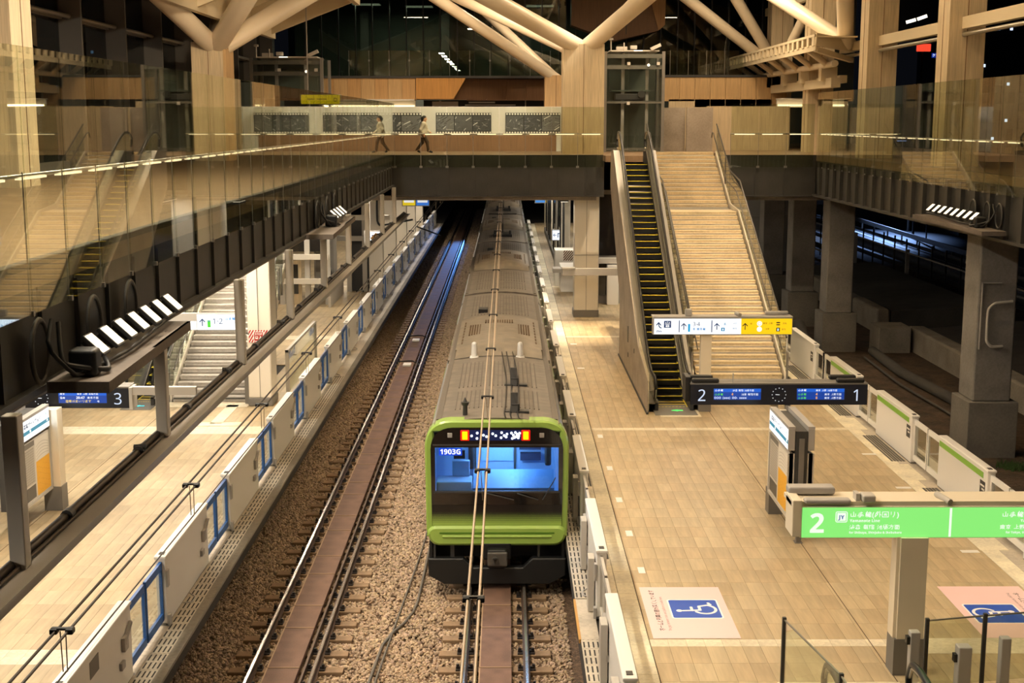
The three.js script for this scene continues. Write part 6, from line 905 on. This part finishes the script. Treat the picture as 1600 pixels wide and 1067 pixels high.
tower('dark tower with scattered bluish lit windows seen right of the nearer right column', 38.5, 48, 30, 112, 0.17, glow(0xcfe0ff, 1.6)); tower('dark office block with a few lit windows outside the left facade', -52, -36, 17, 120, 0.10, glow(0x9dbcff, 1.6)); tower('low dark building with a few lit windows outside beyond the left columns', -34, -22, 11.5, 105, 0.12, glow(0xa8c4ff, 1.6));
{ const t = thing('shop_sign', 'glowing red rectangular sign outside in the dark', 'sign', [34, 15.2, 110]); part(t, 'sign_face', RB(33.55, 34.7, 15.28, 15.88, 110, 110.2, 0.05), glow(0xf04a30, 1.1)); part(t, 'sign_post', B(34, 34.15, -0.3, 15.3, 110.2, 110.4), M.black); }
{ const t = thing('shop_sign', 'small glowing blue katakana sign outside in the dark', 'sign', [35.3, 14.6, 110]); signZ(t, 'sign_face', 34.78, 35.42, 14.78, 15.14, 110, 150, 80, (c) => { c.fillStyle = '#0d2a80'; c.fillRect(0, 0, 150, 80); txt(c, 'クマ', 12, 66, 62, '#e6f0ff', 'left', true); }, 1.3); part(t, 'sign_box', [B(34.75, 35.45, 14.75, 15.17, 110.02, 110.3), B(35.1, 35.2, -0.3, 14.8, 110.1, 110.2)], M.black); }
{ const t = thing('lit_room', 'dim lit room with two bright ceiling panels high outside the right facade', 'lit room', [33, 16.6, 111]); part(t, 'room', [B(31, 36.5, 16.2, 16.3, 112, 116), B(31, 36.5, 21, 21.1, 112, 116), B(31, 36.5, 16.2, 21, 116, 116.1)], M.darkGrey); part(t, 'ceiling_panel', [beam(V(32.6, 17.6, 110), V(33.3, 17.8, 110), 0.3, 0.25), beam(V(33.5, 17.85, 110), V(34.2, 18.1, 110), 0.3, 0.25)], glow(0xfff4e0, 2)); part(t, 'blue_strip', B(31.5, 31.75, 16.4, 17.8, 110, 110.1), glow(0x3fb4ff, 1.2)); }
// ───────── lamps ─────────
function panelLamp(name, label, group, x, y, d, w, l, color, k, glowK, housing) {     // lamp facing down
  const t = thing(name, label, 'lamp', [x, y, d], group); part(t, 'housing', [RB(x - w / 2 - 0.04, x + w / 2 + 0.04, y + 0.02, y + 0.14, d - l / 2 - 0.04, d + l / 2 + 0.04, 0.02), ...(housing ? [B(x - 0.02, x + 0.02, y + 0.1, housing, d - 0.02, d + 0.02)] : [])], M.darkGrey);
  part(t, 'diffuser', B(x - w / 2, x + w / 2, y, y + 0.02, d - l / 2, d + l / 2), glow(color.getHex(), glowK));
  const a = new THREE.RectAreaLight(color, k, w, l); a.position.set(0, -0.02, 0); a.rotation.x = -Math.PI / 2; t.add(a); return t;
}
const roofY = (x) => { for (let i = 1; i < RP.length; i++) if (x <= RP[i][0]) { const [a, b] = RP[i - 1], [c, e] = RP[i]; return b + (e - b) * (x - a) / (c - a); } return 16; };
const lampRow = (name, text, group, x, y, ds, w, l, color, k, glowK, top) => ds.forEach((d, i) => panelLamp(name, `${text}, ${ORD[i]} of its row`, group, x, y, d, w, l, color, k, glowK, top));
lampRow('added_roof_lamp', 'added unseen roof lamp along the left edge of the opening', 'added roof lamps over the left edge', -5.15, 15.0, [13, 18, 23, 28, 33], 0.4, 2.4, SOFT, ROOF_FILL, 1.2, 16.0);  // unseen lamps added in place of light bounced off the white roof
lampRow('added_roof_lamp', 'added warm fill lamp along the right edge of the opening', 'added roof lamps over the right edge', 9, 17.4, [12, 20, 28], 1.0, 2.2, WARM, ROOF_FILL * 0.07, 1.2, 18.9);  // weak unseen row, added to fill from the right
lampRow('soffit_lamp', 'warm strip lamp under the left concourse, inner row', 'lamps under the left concourse', -8, 6.6, [8.5, 16, 23, 30, 37, 44, 51], 0.3, 2.4, SOFT, SOFFIT_LAMP, 1.5, 6.765);
lampRow('soffit_lamp', 'warm strip lamp under the left concourse, outer row', 'lamps under the left concourse', -11.2, 6.6, [8.5, 16, 23, 30, 37, 44, 51], 0.3, 2.4, SOFT, SOFFIT_LAMP, 1.5, 6.765);
[[2.6, 'over the right platform edge'], [6, 'over the mid right platform'], [-6.3, 'over the left platform edge'], [-9.5, 'over the mid left platform']].forEach(([x, t]) => lampRow('deck_lamp', `strip lamp under the far deck ${t}`, 'lamps under the far deck', x, 6.1, [60.5, 69, 77.5, 86, 96, 106], 0.3, 2.4, SOFT, DECK_LAMP, 1.5, 6.285));
[-2, 6, 9.6].forEach((x, i) => panelLamp('added_hall_lamp', `added warm square lamp hung high over the bridge, ${ORD[i]} from the left`, 'added hall lamps over the bridge', x, roofY(x) - 0.8, 58.4, 1.6, 1.6, WARM, HALL_FILL, 1.0, roofY(x) + 0.88));  // unseen lamps added to brighten the bridge and its surroundings
function spot(name, label, group, x, y, d, tx, ty, td, color, k, cone, top) { const t = thing(name, label, 'lamp', [x, y, d], group); part(t, 'housing', [new THREE.CylinderGeometry(0.14, 0.12, 0.32, 16).translate(x, y + 0.2, -d), B(x - 0.02, x + 0.02, y + 0.3, top, d - 0.02, d + 0.02)], M.darkGrey); part(t, 'lens', new THREE.CylinderGeometry(0.11, 0.11, 0.02, 16).translate(x, y + 0.03, -d), glow(color.getHex(), 1.4)); const l = new THREE.SpotLight(color, k, 0, cone, 0.7); l.position.copy(V(x, y - 0.02, d)); l.target.position.copy(V(tx, ty, td)); l.castShadow = true; l.shadow.radius = 6; scene.add(l, l.target); }
[[6.8, 33, 6.5, 3, 47], [8.6, 36, 8.2, 4, 50], [7.6, 40, 7.6, 6, 55]].forEach(([x, d, a, b, c], i) => spot('added_stair_spotlight', `added warm spotlight aimed at the right stairs, ${ORD[i]} from the front`, 'added spotlights for the right stairs', x, roofY(x) - 1.0, d, a, b, c, WARM, [1050, 700, 640][i], 0.32, roofY(x) + 0.88));  // added spots, out of view, that brighten the stair risers
[[4.2, 49], [4.6, 52]].forEach(([x, d], i) => spot('added_platform_spotlight', `added warm spotlight over the far right platform, ${ORD[i]} of two`, 'added spotlights for the far right platform', x, roofY(x) - 1.0, d, 3.2, 1.1, 53 + i * 2, WARM, 1300, 0.18, roofY(x) + 0.88));  // added narrow spots that light this floor but spare the train
spot('added_column_spotlight', 'added spotlight aimed at the wood clad column on the left', 'added spotlights for the left column', -6.2, roofY(-6.2) - 0.9, 38, -10.6, 11.5, 49, WARM, 270, 0.3, roofY(-6.2) + 0.88);  // added to lift the brightness of this column
spot('added_column_spotlight', 'added spotlight aimed at the wood clad central column', 'added spotlights for the central column', 1.0, roofY(1) - 0.9, 46, 3.4, 11.4, 59, WARM, 270, 0.2, roofY(1) + 0.88);  // unseen spot, added for the front of the central column
[-5, -1.2, 2.4].forEach((x, i) => spot('added_wall_spotlight', `added spotlight aimed at the film strip wall, ${ORD[i]} from the left`, 'added spotlights for the film strip wall', Math.max(x, -3.2), roofY(Math.max(x, -3.2)) - 1.0, 55 + i * 0.3, x, 9.7, 64, new THREE.Color().setRGB(1, 0.92, 0.8), 165, 0.34, roofY(Math.max(x, -3.2)) + 0.88));  // added out of view to wash the film wall with light
[-6, 0, 11].forEach((x, i) => panelLamp('added_balcony_lamp', `added warm lamp before the wooden upper floor, ${ORD[i]} from the left`, 'added lamps before the upper floor', x, 16.5, 66, 1.6, 0.6, WARM, 62, 1.0, 19.975));  // unseen lamps added to brighten the wood panels
{ const t = thing('uplight', 'small bright uplight on top of the wood clad column behind the left balustrade', 'lamp', [-10.2, 12.5, 48.8]); part(t, 'housing', RB(-10.3, -10.1, 12.5, 12.6, 48.65, 48.85, 0.02), M.darkGrey); part(t, 'lens', B(-10.27, -10.13, 12.6, 12.61, 48.68, 48.82), glow(0xffefcf, 1.5)); const l = new THREE.SpotLight(WARM, 90, 0, 0.9, 0.8); l.position.copy(V(-10.2, 12.66, 48.75)); l.target.position.copy(V(-8, 16, 51)); l.castShadow = true; scene.add(l, l.target); }
[[-8.2, 79.5], [-5.2, 81], [2, 80.5]].forEach(([x, d], i) => panelLamp('room_lamp', `white ceiling lamp in the dark room behind the upper windows, ${ORD[i]} from the left`, 'lamps behind the upper windows', x, 16.4, d, 1.6, 1.2, SOFT, 50, 1.0, 18.2));
for (const [x0, x1, d, l] of [[-9.5, -4.8, 69.6, 'bright cove light under the left part of the wooden upper floor'], [-12.6, -10.6, 66, 'bright cove light seen through the left balustrade beside the wooden column'], [13.6, 17, 66, 'bright cove light behind the columns on the right walkway']]) { const t = thing('cove_light', l, 'cove light', [(x0 + x1) / 2, 10.62, d]); part(t, 'cove', B(x0, x1, 10.75, 10.8, d, d + 1.6), M.wallWhite); part(t, 'back_panel', B(x0, x1, 10.36, 10.8, d + 1.3, d + 1.4), M.wallWhite); part(t, 'glow_strip', B(x0 + 0.05, x1 - 0.05, 10.42, 10.5, d + 1.15, d + 1.25), glow(0xffe2ae, 2.4)); const a = new THREE.RectAreaLight(WARM, 16, x1 - x0 - 0.1, 0.1); a.position.copy(V((x0 + x1) / 2, 10.46, d + 1.12)).sub(worldOf(t)); a.rotation.x = 0.5; a.rotation.y = Math.PI; t.add(a); }
// blue platform-end lamp over the far track, bluish street lamp over the road
{ const t = thing('blue_track_lamp', 'small blue lamp shining on the rails far down the left track', 'lamp', [-3.2, 4.6, 128]); part(t, 'lamp_box', [B(-3.4, -3.0, 4.62, 4.75, 127.9, 128.3), B(-3.22, -3.18, 4.7, 6.3, 128, 128.1), B(-3.4, -3.0, 6.28, 6.32, 111.8, 128.3)], M.black); part(t, 'lamp_face', B(-3.38, -3.02, 4.6, 4.62, 127.95, 128.25), glow(0x2a6cff, 1.2)); const l = new THREE.SpotLight(new THREE.Color().setRGB(0.12, 0.35, 1), 2200, 0, 0.11, 0.9); l.position.copy(V(-3.3, 4.55, 128)); l.target.position.copy(V(-4.0, 0, 92)); l.castShadow = true; scene.add(l, l.target); }
{ const t = thing('street_lamp', 'cool blue street lamp over the road outside, hidden behind the right fascia', 'lamp', [36, 0, 118]); part(t, 'pole', rod(V(36, -0.3, 118), V(36, 8, 118), 0.12), M.midGrey); part(t, 'head', RB(34.6, 36, 7.95, 8.1, 117.8, 118.2, 0.03), M.midGrey); part(t, 'lamp_face', B(34.65, 35.4, 7.92, 7.95, 117.85, 118.15), glow(0x8fb4ff, 1.5)); const l = new THREE.SpotLight(new THREE.Color().setRGB(0.3, 0.5, 1), 1900, 90, 0.78, 0.8); l.position.copy(V(35, 7.9, 118)); l.target.position.copy(V(31, 0, 114)); l.castShadow = true; scene.add(l, l.target); }
renderer.render(scene, camera);
